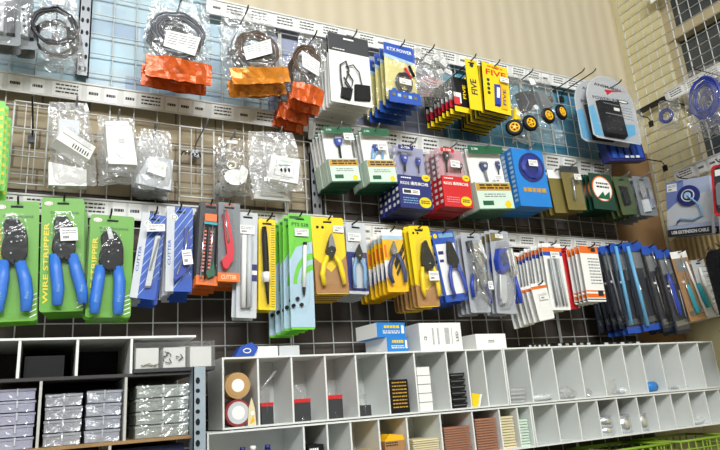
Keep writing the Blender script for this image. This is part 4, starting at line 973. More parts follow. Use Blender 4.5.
hang(P, 'bagged white socket plate', .02, u=P.q(280, 135)[0], dz=.004, m=STEEL)
P = facepl([(252, 142), (286, 142), (294, 202), (246, 200)], .085, [(255, 180), (282, 190), (290, 203), (252, 200)], 6, 'clear bag with white plate behind the three-holed socket plate', False)

# green cards at the left edge, seen edge-on
P = Pack('fuse_card_pack', [(-22, 98), (4, 102), (2, 188), (-22, 186)], .15)
def dg_(mb):
    for i in range(8): a = U(P, .82, .12 + i * .11); mb.text('ABC' if False else 'O', (a[0], a[1]), P.W * .2, P.H * .06, -.0006, YEL)
mb = MB(); mb.prism(rrect(P.W, P.H, .004), 0, .0008, GREEN2)
for i in range(9): a = U(P, .86, .10 + i * .10); mb.box(a[0] - .002, a[0] + .003, -.0006, -.0002, a[1] - .004, a[1] + .003, YEL)
P.add('backing_card', mb); P.tag('bright green card with yellow marks at the left edge of the picture, middle row', 'card pack')
stack(P, 4, .018, 'bright green card, middle row left edge', 'green cards at the left edge', dx=.0025, dz=-.002); hang(P, 'bright green cards at the left edge', .015)

# ---------------------------------------------------------------- upper row: bagged cables
def cablebag(q, d, rc, R, cm, fm, f0, lab, short, grp, n, seed, label=None, m=BAG, loops=5, rz=None, dz=-.004):
    P = Pack('bagged_cable', q, d); W, H = P.W, P.H
    bag(P, W * .94, H, .028, m, seed)
    mb = MB(); c = P.q(*rc); rnd = random.Random(seed)
    for k in range(loops):
        rr = R * (1 - .055 * k); mb.ring((c[0] + rnd.uniform(-.003, .003), c[1] + rnd.uniform(-.003, .003)), rr, .0026, cm, -.004 + rnd.uniform(-.003, .003), rz=(rz or R) * (1 - .07 * k), wob=.035)
    t = P.add('coiled_cable', mb)
    e = MB(); a = rnd.uniform(-.4, .2); x, z = c[0] + R * .7, c[1] - R * .3
    e.box(x - .006, x + .006, -.009, .0, z - .014, z + .012, BLACK); e.box(x - .0045, x + .0045, -.007, -.002, z + .012, z + .02, STEEL); e.build('plug', t)
    if fm:
        nx = 12; vs = []; fs = []
        for sgn in (-1, 1):
            b = len(vs)
            for j in range(4):
                for i in range(nx + 1):
                    u = i / nx; v = f0 + (1.03 - f0) * j / 3; vs.append(((u - .5) * W * .94, sgn * (.0155 * (1 - .9 * j / 3) * math.sin(PI * (.08 + u * .84)) + .0015) + rnd.uniform(-.0018, .0018), -H * v + rnd.uniform(-.002, .002) + .10 * W * (abs(u - .5) - .3) * .5))
            for j in range(3):
                for i in range(nx):
                    p = b + j * (nx + 1) + i; fs.append((p, p + nx + 1, p + nx + 2, p + 1))
        f = MB(); f.add(vs, fs, fm); P.add('foil_foot', f)
    if label:
        f = P.qs(*label); mb = MB(); mb.prism(f, -.0175, -.0168, PAPER)
        x0 = min(p[0] for p in f); x1 = max(p[0] for p in f); z0 = min(p[1] for p in f); z1 = max(p[1] for p in f); dx = (x1 - x0); dz_ = z1 - z0
        u = Vector((f[1][0] - f[0][0], f[1][1] - f[0][1])); v = Vector((f[3][0] - f[0][0], f[3][1] - f[0][1])); o = Vector(f[0])
        for i in range(5):
            for s0, s1 in ((.08, .35), (.4, .62), (.66, .9)):
                if rnd.random() < .15: continue
                a = o + u * s0 + v * (.14 + .15 * i); b = o + u * s1 + v * (.14 + .15 * i); w_ = v * .045
                mb.add([(a.x, -.0178, a.y), ((a + w_).x, -.0178, (a + w_).y), ((b + w_).x, -.0178, (b + w_).y), (b.x, -.0178, b.y)], [(0, 1, 2, 3)], GREYINK)
        P.add('printed_label', mb)
    P.tag(lab, 'bagged cable'); stack(P, n, .036, short, grp, dz=dz, jit=.012, drop=('printed_label',)); hang(P, grp, .03, dz=.01); return P
cablebag([(148, -6), (216, 2), (211, 86), (142, 70)], .15, (179, 33), .056, CABLEG, ORF, .80, 'clear cable bag with red-orange foil foot and white printed label, above the left price rail', 'cable bag with red-orange foot', 'cable bags with red-orange foil feet', 2, 21, [(165, 34), (199, 42), (193, 60), (162, 50)], loops=7, rz=.046, dz=-.010)
cablebag([(220, 16), (279, 9), (283, 75), (227, 88)], .155, (255, 50), .050, CABLEB, ORF2, .83, 'clear cable bag with amber foil foot and barcode label', 'cable bag with amber foot', 'cable bags with amber foil feet', 2, 22, [(241, 51), (268, 43), (270, 57), (244, 64)], loops=8, rz=.044, dz=-.012)
cablebag([(292, 30), (324, 40), (327, 112), (297, 92)], .155, (306, 62), .032, CABLEB, ORF, .80, 'narrow clear cable bag with orange foot beside the black topped card', 'narrow cable bag with orange foot', 'narrow cable bags with orange feet', 4, 23, [(299, 54), (317, 66), (316, 80), (300, 70)], loops=5, rz=.042, dz=-.006)
cablebag([(38, -8), (80, -6), (84, 62), (38, 60)], .14, (54, 28), .040, CABLE, None, 0, 'clear bag with black cable ring near the top left corner', 'clear bag with black cable ring', 'clear bags with black cable rings', 2, 24, [(52, 2), (64, 3), (64, 10), (52, 9)], loops=3, rz=.040)
# blister packs, top left corner
def tl(q, d, seed, lab, n=1, short='', grp=''):
    P = Pack('electronics_blister_pack', q, d); card(P, GREYC, .006); blister(P, [(q[0][0] + 3, q[0][1] + 6), (q[1][0] - 3, q[1][1] + 6), (q[2][0] - 3, q[2][1] - 4), (q[3][0] + 3, q[3][1] - 4)], .02, BLG)
    mb = MB(); mb.prism([U(P, .25, .3), U(P, .6, .25), U(P, .55, .85), U(P, .2, .8)], -.010, -.001, LGREY, .08); mb.prism([U(P, .64, .35), U(P, .85, .35), U(P, .85, .85), U(P, .62, .85)], -.009, -.001, CHAR, .08)
    for i in range(5): c = U(P, .42, .35 + .1 * i); mb.disc(c, .003, -.012, -.01, INK, 8)
    P.add('circuit_parts', mb); P.tag(lab, 'blister pack')
    if n > 1: stack(P, n, .026, short, grp, dz=-.004)
    hang(P, grp or lab.split(',')[0], .02); return P
tl([(-16, -14), (25, -12), (16, 46), (-18, 42)], .16, 1, 'grey clear blister pack with circuit parts, cut by the top left corner', 2, 'grey clear blister pack', 'grey blister packs at the top left')
tl([(18, -8), (36, -6), (34, 48), (14, 50)], .135, 2, 'smaller clear blister pack between the corner pack and the cable ring bag', 2, 'smaller clear blister pack', 'smaller blister packs at the top left')
# black topped white cable card
P = Pack('usb_cable_card', [(331, 32), (368, 41), (372, 105), (328, 103)], .155); card(P, PAPER, .003, extra=lambda mb: patch(mb, P, 0, 0, 1, .26, CHAR))
mb = MB(); mb.prism([(-.014, -.009), (.014, -.009), (.014, -.013), (-.014, -.013)], -.001, -.0005, PAPER); mb.lines(-P.W * .4, -P.W * .1, -P.H * .22, -P.H * .235, 1, -.0007, PAPER, 3, .8); P.add('header_print', mb)
mb = MB(); L_ = lambda *pp: [(P.q(*p)[0], -.005 - .001 * (i % 3), P.q(*p)[1]) for i, p in enumerate(pp)]
mb.tube(L_((343, 96), (340, 80), (339, 66), (345, 62), (348, 72), (344, 84), (350, 92)), .0022, CABLE, 7); mb.tube(L_((345, 68), (352, 66), (358, 74), (361, 86), (359, 96)), .0018, CABLE, 7); mb.tube(L_((346, 72), (352, 82), (350, 90), (343, 78)), .002, CABLE, 7)
t = P.add('black_cable', mb); mb = MB(); mb.prism(P.qs((354, 85), (369, 87), (370, 102), (354, 101)), -.009, -.001, BLACK, .08); mb.prism(P.qs((341, 88), (352, 90), (350, 101), (340, 98)), -.009, -.001, BLACK, .08); mb.build('plug', t)
P.tag('white card with charcoal header and looped black cable', 'cable card'); stack(P, 7, .0155, 'white cable card with charcoal header', 'charcoal-topped cable cards'); hang(P, 'charcoal-topped cable cards', .035, u=P.q(352, 38)[0])
# blue topped yellow cable pack
P = Pack('power_cable_pack', [(384, 40), (414, 51), (418, 103), (386, 101)], .16)
card(P, mat('pale_yellow_card', (224, 214, 140), .5), .003, extra=lambda mb: (patch(mb, P, 0, 0, 1, .27, BLUEC), mb.text('KTX POWER', U(P, .5, .10), P.W * .8, P.H * .06, -.0008, PAPER), mb.prism([U(P, 0, .20), U(P, 1, .27), U(P, 1, .31), U(P, 0, .27)], -.0008, -.0004, PALEBLUE)))
mb = MB(); c = P.q(403, 84)
for k in range(4): mb.ring((c[0], c[1]), .023 - .0022 * k, .0021, CABLE, -.006, rz=.028 - .002 * k, wob=.03)
t = P.add('coiled_cable', mb); mb = MB(); mb.tube(L_((404, 69), (410, 80)), .0035, REDT, 7); mb.tube(L_((408, 67), (413, 78)), .0035, BLACK, 7); mb.build('plug_leads', t)
bag(P, P.W, P.H * .8, .022, BAG, 31, top=-P.H * .22); P.sticker(397, 80, 409, 88, y=-.013, seed=31)
mb = MB(); rnd = random.Random(2); n_ = 14; top_ = [(-P.W * .5 + P.W * i / n_, -P.H * (.86 + rnd.uniform(-.03, .03))) for i in range(n_ + 1)]; mb.prism([(-P.W * .5, -P.H * 1.08)] + [(P.W * .52, -P.H * 1.05)] + top_[::-1], -.0135, -.0125, BLUEC)
for i in range(5): mb.box(-P.W * .4 + i * P.W * .17, -P.W * .3 + i * P.W * .17, -.0145, -.0135, -P.H * .97, -P.H * .92, PALEBLUE if i % 2 else OLIVE)
P.add('torn_blue_foot', mb)
P.tag('pale yellow cable pack with blue header and torn blue foot', 'cable pack'); stack(P, 5, .026, 'pale yellow cable pack with blue header', 'blue-topped yellow cable packs', dz=-.002); hang(P, 'blue-topped yellow cable packs', .03, u=P.q(400, 46)[0])
# white connectors bag
P = Pack('bagged_white_connectors', [(416, 50), (448, 52), (456, 92), (412, 98)], .16); bag(P, P.W, P.H * 1.05, .045, BAG, 33)
t = None; rnd = random.Random(5); mb = MB()
for (x, y_, a) in ((425, 64, .3), (433, 60, -.5), (441, 66, .7), (428, 76, 1.0), (437, 74, -.3), (446, 74, .4)):
    c = P.q(x, y_); T = Matrix.Translation((c[0], -.012 + rnd.uniform(-.004, .004), c[1])) @ Matrix.Rotation(a, 4, 'Y'); mb.box(-.010, .010, -.004, .004, -.006, .006, WHITE, T); mb.box(-.007, .007, -.005, -.004, -.003, .003, LGREY, T)
P.add('white_connectors', mb)
mb = MB()
for k in range(6): c = P.q(432, 86 - k); mb.tube([(c[0] - .026, .002, c[1] + .012), (c[0] - .014, -.006 - .001 * k, c[1] - .008 + .002 * k), (c[0] + .010, -.008, c[1] - .006), (c[0] + .028, -.002, c[1] + .012)], .0013, PINK if k % 2 else PAPER, 5)
P.add('thin_leads', mb)
P.tag('clear bag with loose white connectors and pink leads', 'bagged connectors'); stack(P, 2, .048, 'clear bag with white connectors', 'bags with white connectors'); hang(P, 'bags with white connectors', .03)
# glue packs, black and yellow
P = Pack('glue_tube_pack', [(466, 59), (479, 61), (480, 110), (469, 109)], .175)
card(P, YEL, .002, extra=lambda mb: (mb.text('FIVE', U(P, .5, .55), P.H * .3, P.W * .5, -.0008, INK, PI / 2 + .02), mb.disc(U(P, .5, .12), P.W * .16, -.0008, -.0003, INK, 12)))
P.tag('slim yellow card, front of the black and yellow glue packs', 'glue pack'); hang(P, 'slim yellow card', .03)
P = Pack('glue_pack', [(452, 76), (468, 80), (468, 112), (455, 112)], .16)
def dk(mb): mb.text('FIVE', U(P, .75, .4), P.H * .4, P.W * .2, -.0008, YEL, PI / 2); patch(mb, P, .0, .45, .5, .75, PAPER, -.0007); patch(mb, P, .0, .58, .4, .8, REDT, -.001); patch(mb, P, 0, .85, 1, 1, YEL, -.0006)
card(P, BLACK, .002, t=.004, extra=dk); P.tag('black glue pack with white and red flash, behind the slim yellow card', 'glue pack'); stack(P, 8, .0145, 'black glue pack with red flash', 'black glue packs', dx=-.003, dz=-.001); hang(P, 'black glue packs', .03)
P = Pack('super_glue_pack', [(483, 64), (509, 67), (509, 115), (484, 109)], .17)
def df(mb):
    mb.text('FIVE', U(P, .52, .19), P.W * .78, P.H * .12, -.0008, RED); mb.lines(U(P, .2, 0)[0], U(P, .8, 0)[0], -P.H * .05, -P.H * .09, 1, -.0007, ORANGE, 2, .8)
    mb.prism([U(P, .42, .42), U(P, .62, .40), U(P, .58, .88), U(P, .38, .88)], -.006, -.0004, BLUED, .1); mb.prism([U(P, .46, .5), U(P, .57, .5), U(P, .53, .72), U(P, .43, .72)], -.0072, -.006, PAPER)
    mb.prism([U(P, .66, .40), U(P, .9, .38), U(P, .86, .92), U(P, .62, .92)], -.003, -.0004, YELO, .05); mb.text('FIVE', U(P, .76, .66), P.H * .34, P.W * .12, -.0034, NAVY, PI / 2 - .05)
    for i in range(4): mb.disc(U(P, .2, .36 + .09 * i), P.W * .06, -.0007, -.0003, INK, 8)
card(P, BLACK, .002, t=.006, extra=lambda mb: (patch(mb, P, 0, 0, 1, 1, YEL, -.0002), df(mb))); P.sticker(498, 78, 507, 85, y=-.009, seed=35)
P.tag('yellow glue card lettered FIVE with blue tube', 'glue pack'); stack(P, 8, .0165, 'yellow glue card with blue tube', 'yellow FIVE glue cards', dz=-.001); hang(P, 'yellow FIVE glue cards', .03)
# bag of toy wheels
P = Pack('bagged_robot_wheels', [(512, 76), (544, 78), (568, 140), (504, 146)], .155); bag(P, P.W * 1.05, P.H * .98, .07, BAG, 36, rag=.08)
def wheel(c, a, k):
    x, z = P.q(*c); w_ = empty('wheel'); w_.parent = P.root
    T = Matrix.Translation((x, -.022 - .003 * k, z)) @ Matrix.Rotation(a, 4, 'Z')
    def fin(mb, nm): mb.v = [tuple(T @ Vector(v)) for v in mb.v]; mb.build(nm, w_)
    mb = MB(); mb.ring((0, 0), .0175, .0066, BLACK, 0, 28, 8); fin(mb, 'tyre')
    mb = MB(); mb.ring((0, 0), .0125, .0024, YELO, -.004, 24, 6); mb.disc((0, 0), .0045, -.0065, .004, YELO, 14)
    for i in range(5): t = 2 * PI * i / 5; mb.tube([(0, -.004, 0), (.0115 * math.cos(t), -.004, .0115 * math.sin(t))], .0021, YELO, 6)
    mb.disc((0, 0), .0125, .001, .005, M('ochre_plastic', (190, 140, 20), .5), 20); fin(mb, 'hub')
wheel((509, 131), -.5, 0); wheel((524, 127), -.1, 1); wheel((541, 120), .0, 2); wheel((555, 116), .2, 1)
mb = MB()
mb.prism(P.qs((515, 94), (530, 90), (536, 108), (522, 114)), -.012, .004, CHAR, .1); mb.prism(P.qs((534, 92), (543, 94), (552, 108), (542, 112)), -.010, .002, GREYC, .1); mb.disc(P.q(532, 110), .008, -.018, -.006, PAPER, 14)
mb.prism(P.qs((511, 108), (516, 112), (518, 122), (511, 122)), -.014, -.006, YEL, .1); mb.tube([(P.q(*p)[0], -.012, P.q(*p)[1]) for p in ((518, 90), (526, 104), (520, 118), (536, 116), (548, 128))], .0016, STEEL, 5)
P.add('chassis_parts', mb); mb = MB(); mb.prism(P.qs((527, 79), (532, 80), (535, 85), (530, 86)), -.006, -.004, PAPER); P.add('paper_tag', mb)
P.tag('clear bag with four yellow-hubbed black toy wheels', 'bagged wheels'); hang(P, 'bag of yellow-hubbed wheels', .04)
for px, py, t in ((550, 93, 'empty black hook right of the wheel bag, nearer one'), (561, 93, 'empty black hook left of the oval charger pack')):
    p = at(px, py, .03); hook(p.x, p.z, .15, t)
# oval charger pack
P = Pack('charger_pack', [(588, 78), (631, 78), (638, 140), (590, 140)], .17); W, H = P.W, P.H
ov = [(W * .5 * math.cos(t), -H * .42 + H * .42 * math.sin(t)) for t in [PI * k / 16 for k in range(17)]] + [(-W * .5, -H * .96), (-W * .42, -H), (W * .46, -H), (W * .5, -H * .95)]
mb = MB(); mb.prism(ov, 0, .001, LGREY)
mb.text('ANSMANN', (-W * .02, -H * .17), W * .56, H * .045, -.0004, INK, -.04); mb.prism([(-W * .1, -H * .22), (W * .35, -H * .185), (W * .05, -H * .235), (-W * .05, -H * .30)], -.0005, -.0001, RED)
mb.text('POWERLINE', (-W * .10, -H * .37), W * .55, H * .05, -.0004, INK, .04); mb.disc((W * .26, -H * .36), W * .12, -.0006, -.0001, INK, 16, H * .03); mb.disc((W * .26, -H * .36), W * .09, -.0009, -.0006, PAPER, 16, H * .016)
mb.prism([(-W * .5, -H * .55), (-W * .38, -H * .50), (-W * .30, -H * .96), (-W * .47, -H * .96)], -.0005, -.0001, CYAN); mb.lines(W * .14, W * .42, -H * .45, -H * .66, 5, -.0004, GREYINK, 3, .3)
mb.prism([(W * .18, -H * .72), (W * .42, -H * .70), (W * .40, -H * .85), (W * .16, -H * .95)], -.0005, -.0001, CYAN)
P.add('backing_card', mb)
mb = MB(); mb.prism([(-W * .34, -H * .44), (W * .08, -H * .42), (W * .13, -H * .96), (-W * .29, -H * .97)], -.018, -.001, BLACK, .06); mb.box(-W * .28, W * .04, -.019, -.018, -H * .50, -H * .49, GREYINK); mb.box(-W * .08, W * .03, -.0195, -.018, -H * .585, -H * .54, PAPER)
mb.box(-W * .27, W * .09, -.0192, -.018, -H * .655, -H * .64, GREYC)
for i in range(2):
    for j in range(2): mb.disc((-W * .12 + i * W * .1, -H * (.75 + .11 * j)), .0022, -.0192, -.018, CHAR, 8)
P.add('charger', mb)
mb = MB(); k = .97; mb.prism([(x * k, (z + H * .45) * k - H * .45) for x, z in ov], -.024, -.0002, BLI, .06); P.add('blister', mb)
P.tag('oval grey ANSMANN charger pack with black charger, top right', 'charger pack'); stack(P, 2, .034, 'oval grey charger pack', 'oval charger packs', dx=-.014); hang(P, 'oval charger packs', .05, u=.012, dz=.04)
P = Pack('blue_battery_pack', [(606, 141), (640, 134), (643, 155), (611, 166)], .12)
mb = MB(); mb.box(-P.W / 2, P.W / 2, 0, .03, -P.H, 0, NAVY)
for i in range(5): mb.box(-P.W / 2 + P.W * (.08 + i * .18), -P.W / 2 + P.W * (.2 + i * .18), -.004, 0, -P.H * .9, -P.H * .1, BLUEC)
for i in range(3): mb.box(-P.W * .1 + i * P.W * .15, i * P.W * .15, -.0045, -.004, -P.H * .9, -P.H * .8, PAPER)
P.add('battery_bundle', mb); P.tag('dark blue battery bundle below the oval charger pack', 'battery pack'); hang(P, 'dark blue battery bundle', .01)
# ---------------------------------------------------------------- side wall articles
def shook(x, y, z, d, what):
    o = hook(0, 0, d, what); o.location = (x, y, z); o.rotation_euler = (0, 0, -PI / 2); return o
class SidePack(Pack):
    def __init__(s, name, q, X0):
        c = aside(sum(p[0] for p in q) / 4, sum(p[1] for p in q) / 4, X0)
        g = globals()['at']; globals()['at'] = lambda *a: c
        try: Pack.__init__(s, name, q, 0, n=Vector((-1, 0, 0)))
        finally: globals()['at'] = g
def sidebag(q, X0, rc, R, rz, lab, seed, loops=4, m=BAG, short=None, n=1):
    P = SidePack('bagged_blue_cable', q, X0); bag(P, P.W, P.H, .04, m, seed)
    c = P.q(*rc); mb = MB(); rnd = random.Random(seed)
    for k in range(loops): mb.ring((c[0] + rnd.uniform(-.003, .003), c[1]), R * (1 - .08 * k), .003, CABLEU, rnd.uniform(-.008, .004), rz=rz * (1 - .08 * k), wob=.03)
    P.add('coiled_cable', mb); P.tag(lab, 'bagged cable')
    if n > 1: stack(P, n, .045, short, short + 's', dz=-.01)
    p = P.M @ Vector((0, 0, -.01)); shook(1.795, p.y, p.z + .003, 1.795 - p.x + .03, f'black hook on the side wall carrying the {short}'); return P
sidebag([(658, 101), (678, 97), (681, 128), (657, 132)], 1.70, (667, 116), .022, .022, 'small clear bag with blue cable coil on the side wall', 41, short='small blue coil bag')
sidebag([(686, 78), (722, 56), (728, 120), (684, 138)], 1.62, (706, 98), .045, .060, 'large clear bag with thick blue cable coil on the side wall, right edge', 42, 6, short='large blue cable coil bag', n=2)
P = SidePack('cable_blister_card', [(665, 181), (708, 178), (713, 232), (669, 238)], 1.66); W, H = P.W, P.H
mb = MB(); mb.box(-W / 2, W / 2, 0, .014, -H, 0, mat('violet_grey_card', (168, 178, 204), .45))
mb.prism([U(P, 0, 0), U(P, .42, 0), U(P, .42, .28), U(P, 0, .52)][::-1], -.0006, -.0001, mat('periwinkle_print', (112, 128, 184), .45))
mb.prism([U(P, 0, .52), U(P, .5, .28), U(P, 1, .28), U(P, 1, .8), U(P, 0, .8)][::-1], -.0008, -.0001, LGREY)
mb.box(-W / 2, W / 2, -.001, 0, -H, -H * .87, INK); mb.text('USB EXTENSION CABLE', (W * .02, -H * .93), W * .85, H * .06, -.0014, PAPER)
P.add('printed_carton', mb)
mb = MB(); c = U(P, .54, .30)
mb.disc(c, W * .25, -.006, -.0008, NAVY, 26, W * .22); mb.ring(c, W * .14, .002, LGREY, -.007, rz=W * .12); mb.disc(c, W * .07, -.010, -.006, PALEBLUE, 14)
mb.tube([(c[0], -.009, c[1]), (c[0] + W * .12, -.011, c[1] - H * .08), (c[0] + W * .26, -.008, c[1] - H * .2), (c[0] + W * .3, -.006, c[1] - H * .38), (c[0] + W * .1, -.006, c[1] - H * .44), (c[0] - W * .2, -.006, c[1] - H * .40), (c[0] - W * .28, -.006, c[1] - H * .46)], .0028, LBLUE, 7)
P.add('coiled_lead', mb); P.sticker(667, 185, 677, 191, y=-.0015, seed=43)
P.tag('white and violet carton with round navy cable coil on the side wall', 'cable box'); p = P.M @ Vector((-.01, 0, .004)); shook(1.795, p.y, p.z, .16, 'black hook on the side wall carrying the white and violet carton')
stack(P, 2, .032, 'white and violet coil carton', 'white and violet coil cartons', jit=.002)
P = SidePack('red_trimmed_pack', [(711, 166), (740, 160), (742, 212), (714, 218)], 1.60); W, H = P.W, P.H
mb = MB(); mb.prism(rrect(W, H, .012), 0, .012, RED); mb.prism([(x * .8, z * .9 - H * .05) for x, z in rrect(W, H, .012)], -.001, 0, CHAR); mb.box(-W * .35, -W * .05, -.002, -.001, -H * .22, -H * .1, PAPER); P.add('red_carton', mb)
mb = MB(); mb.prism([(x * .7, z * .5 - H * .35) for x, z in rrect(W, H, .012)], -.012, -.001, GREYC, .2); P.add('grey_item', mb)
P.tag('red rimmed pack cut by the right edge of the picture', 'pack'); p = P.M @ Vector((-.005, 0, .003)); shook(1.795, p.y, p.z, .22, 'black hook on the side wall carrying the red rimmed pack')
o = MB().box(-.001, 0, -.11, 0, 0, .05, PAPER).build('paper_notice'); p = aside(651, 4, 1.79); o.location = (1.79, p.y, p.z); tag(o, 'white paper notice fixed at the top of the side wall mesh', 'notice')
for px, py, t in ((650, 118, 'empty black hook low on the side wall above the cream patch'), (664, 162, 'long thin empty hook on the side wall over the cream mesh')):
    p = aside(px, py, 1.795); shook(1.795, p.y, p.z, .05 if py < 130 else .10, t)
# black fuzzy bag hanging at the right edge, corrugated panel behind
CORR = stripe_wall('straw_corrugated_panel', (196, 174, 124), (170, 146, 98), 18, 'Y', .6)
p0 = aside(676, 245, 1.78)
o = MB().box(0, .03, -.5, 0, 0, .22, CORR).build('corrugated_panel'); o.location = (1.77, p0.y, p0.z - .20); tag(o, 'straw coloured ribbed panel against the side wall behind the black brush', 'panel')
DK = mat('black_bristles', (20, 20, 22), .8)
P = SidePack('black_bristle_brush', [(706, 252), (745, 235), (760, 330), (712, 350)], 1.60)
mb = MB(); rnd = random.Random(9)
mb.prism([(x * .7, z * .9 - .01) for x, z in rrect(P.W, P.H, .03)], 0, .05, BLACKM); P.add('brush_core', mb)
mb = MB()
for i in range(900):
    a = rnd.uniform(-.5, .5) * P.W * .7; z = -rnd.uniform(.02, .98) * P.H; t = rnd.uniform(0, 2 * PI); e = rnd.uniform(.008, .02)
    mb.tube([(a, rnd.uniform(-.005, .03), z), (a + e * math.cos(t), -.02 + rnd.uniform(0, .05), z + e * math.sin(t))], [.0009, .0004], DK, 3)
o = P.add('bristles', mb); o['kind'] = 'stuff'
P.tag('black bristly brush head hanging at the right edge', 'brush'); p = P.M @ Vector((0, .02, 0)); shook(1.795, p.y, p.z - .002, .2, 'black hook carrying the bristly brush')

# ---------------------------------------------------------------- on top of the pigeonholes
def block(name, px, py, d, w_, dep, h, yaw, m, z, lab, cat, deco=None, grp=None, ends=None):
    p = at(px, py, d); r = empty(name, (p.x, -d, z), Matrix.Rotation(yaw, 3, 'Z'))
    mb = MB(); mb.box(0, w_, 0, dep, 0, h, m)
    if ends: mb.box(-.0004, 0, .0005, dep - .0005, .0005, h - .0005, ends)
    mb.build('carton', r)
    if deco: e = MB(); deco(e, w_, h, dep); e.build('print', r)
    return tag(r, lab, cat, grp)
def dbl(e, w_, h, dep):
    e.lines(w_ * .25, w_ * .8, h * .80, h * .60, 1, -.0004, YEL, 3, .9); e.lines(w_ * .2, w_ * .8, h * .45, h * .2, 2, -.0004, PAPER, 4, .5)
    e.box(w_ * .86, w_ * .95, -.0005, 0, h * .25, h * .8, PAPER)
block('blue_tape_box', 387, 345, .165, .056, .085, .0325, .10, SKYB, ZTOP, 'sky blue and white small carton on the shelf, lower of two', 'carton', dbl, ends=PAPER)
block('blue_tape_box', 376.5, 326, .165, .075, .085, .0315, .10, SKYB, ZTOP + .0327, 'sky blue and white small carton stacked on top of its twin', 'carton', dbl, ends=PAPER)
def dled(e, w_, h, dep):
    e.text('LED', (w_ * .89, h * .5), h * .36, w_ * .06, -.0004, INK, PI / 2)
    for x, n_ in ((.30, 2), (.42, 2), (.60, 5), (.76, 1)):
        for k in range(n_): e.box(w_ * (x + k * .022), w_ * (x + .010 + k * .022), -.0004, 0, h * .22, h * .82, GREYINK)
    e.text('CE', (w_ * .13, h * .45), w_ * .08, h * .12, -.0004, INK, PI / 2)
block('led_lamp_box', 421, 350, .165, .112, .085, .062, 0.0, PAPER, ZTOP, 'white cardboard lamp box printed LED and CE on top of the shelf', 'carton', dled)
def dsm(e, w_, h, dep): e.lines(w_ * .4, w_ * .6, h * .6, h * .4, 2, -.0004, INK, 3, .5)
block('white_carton', 477, 349, .15, .092, .07, .037, .05, PAPER, ZTOP, 'plain small white carton right of the LED box', 'carton', dsm)
block('white_flat_box', 253, 354, .165, .050, .07, .020, 0, PAPER, ZTOP, 'flat white box on the shelf, left of a pair', 'carton')
block('white_flat_box', 279.5, 354, .165, .042, .07, .020, 0, LGREY, ZTOP, 'flat pale grey box on the shelf, right of a pair', 'carton')
p = at(233, 352, .172); mb = MB(); T = Matrix.Rotation(-.30, 4, 'Y')
mb.prism([(.001, .0), (.040, -.001), (.050, .016), (.036, .027), (.012, .018)], 0, .02, BLUEC, .06)
mb.ring((.026, .010), .007, .0012, PAPER, -.001, rz=.004)
o = mb.build('blue_packet'); o.location = (p.x, -.176, ZTOP + .0012); tag(o, 'crumpled blue packet leaning beside the flat white boxes', 'packet')
for i, (a, b, h) in enumerate(((522, 548, .010), (550, 590, .012), (596, 640, .010))):
    x0 = at(a, 350, .12).x; x1 = at(b, 350, .12).x
    mb = MB(); mb.box(0, x1 - x0, 0, .06, 0, h, BLACK)
    for k in range(5): mb.box((x1 - x0) * (.08 + .18 * k), (x1 - x0) * (.16 + .18 * k), -.0006, 0, h * .3, h * .8, CHROME if k % 2 else LGREY)
    o = mb.build('black_tool_tray'); o.location = (x0, -.14, ZTOP); tag(o, ('low black tray with silver bits on the shelf beside the white carton', 'low black tray with silver bits in the middle of the right shelf top', 'low black tray with silver bits under the blue tool packs')[i], 'tray')

# ---------------------------------------------------------------- inside the pigeonholes
ZC = ZS + .0037; ZC2 = ZB2 + .0037
def cx(px, py=400, d=.165): return at(px, py, d).x
def roll(px, z, r, lab, m1, m2, y=-.172, wd=.045, lean=0):
    mb = MB(); o_ = empty('tape_roll', (cx(px), y, z + r)); 
    mb.disc((0, 0), r, 0, wd, m1, 30); mb.disc((0, 0), r * .82, -.0008, 0, m2, 26); mb.disc((0, 0), r * .5, -.0014, -.0008, PAPER if m2 is not PAPER else PAPER, 22); mb.build('tape', o_)
    tag(o_, lab, 'tape roll'); return o_
roll(237, ZC, .0245, 'dark red tape roll with white face at the bottom of the first pigeonhole', mat('dark_red_tape', (140, 50, 50), .4), LGREY)
roll(237, ZC + .0495, .0240, 'tan tape roll with white label on top of the red roll', TANT, TANT)
mb = MB(); mb.prism([(0, 0), (.016, 0), (.014, .03), (.008, .05), (.002, .03)], 0, .004, CREAM).prism([(.004, .004), (.013, .008), (.010, .018)], -.0008, 0, YELO); mb.disc((.009, .022), .004, -.0006, 0, PAPER, 12); o = mb.build('yellow_packet'); o.location = (cx(248, 425, .176), -.176, ZC); tag(o, 'small cream and yellow packet standing beside the tape rolls', 'packet')
def tub(px0, px1, h, lab, band=True, m=CLEARBOX, y=-.172, name='clear_tub', bagtop=True, dep=.05):
    x0, x1 = cx(px0), cx(px1); r = empty(name, (x0, y, ZC)); w_ = x1 - x0
    MB().box(0, w_, 0, dep, 0, h * .62, CHAR).build('dark_contents', r)
    if band: MB().box(-.0004, w_ + .0004, -.0006, dep + .0004, h * .625, h * .75, RED).build('red_band', r)
    if bagtop:
        mb = MB(); rnd = random.Random(px0); vs = []; n = 8
        for j in range(6):
            for i in range(n + 1): a = 2 * PI * i / n; k = 1.02 + rnd.uniform(-.08, .08); vs.append((w_ / 2 + w_ / 2 * math.cos(a) * k * (1 - .04 * j), dep / 2 + dep * .5 * math.sin(a) * k, h * .05 + h * 1.2 * j / 5))
        fs = [(j * (n + 1) + i, j * (n + 1) + i + 1, (j + 1) * (n + 1) + i + 1, (j + 1) * (n + 1) + i) for j in range(5) for i in range(n)]
        mb.add(vs, fs, BAG); mb.build('plastic_wrap', r)
    return tag(r, lab, 'tub')
tub(260, 272, .052, 'clear wrapped tub with red band leaning on a clear rod, second pigeonhole')
x0 = cx(260, 390); mb = MB(); mb.tube([(0, 0, 0), (.035, .01, .035)], .0025, CLEARBOX, 8); o = mb.build('clear_rod'); o.location = (x0 + .005, -.155, ZC + .064); tag(o, 'thin clear rod leaning above the wrapped tub', 'rod')
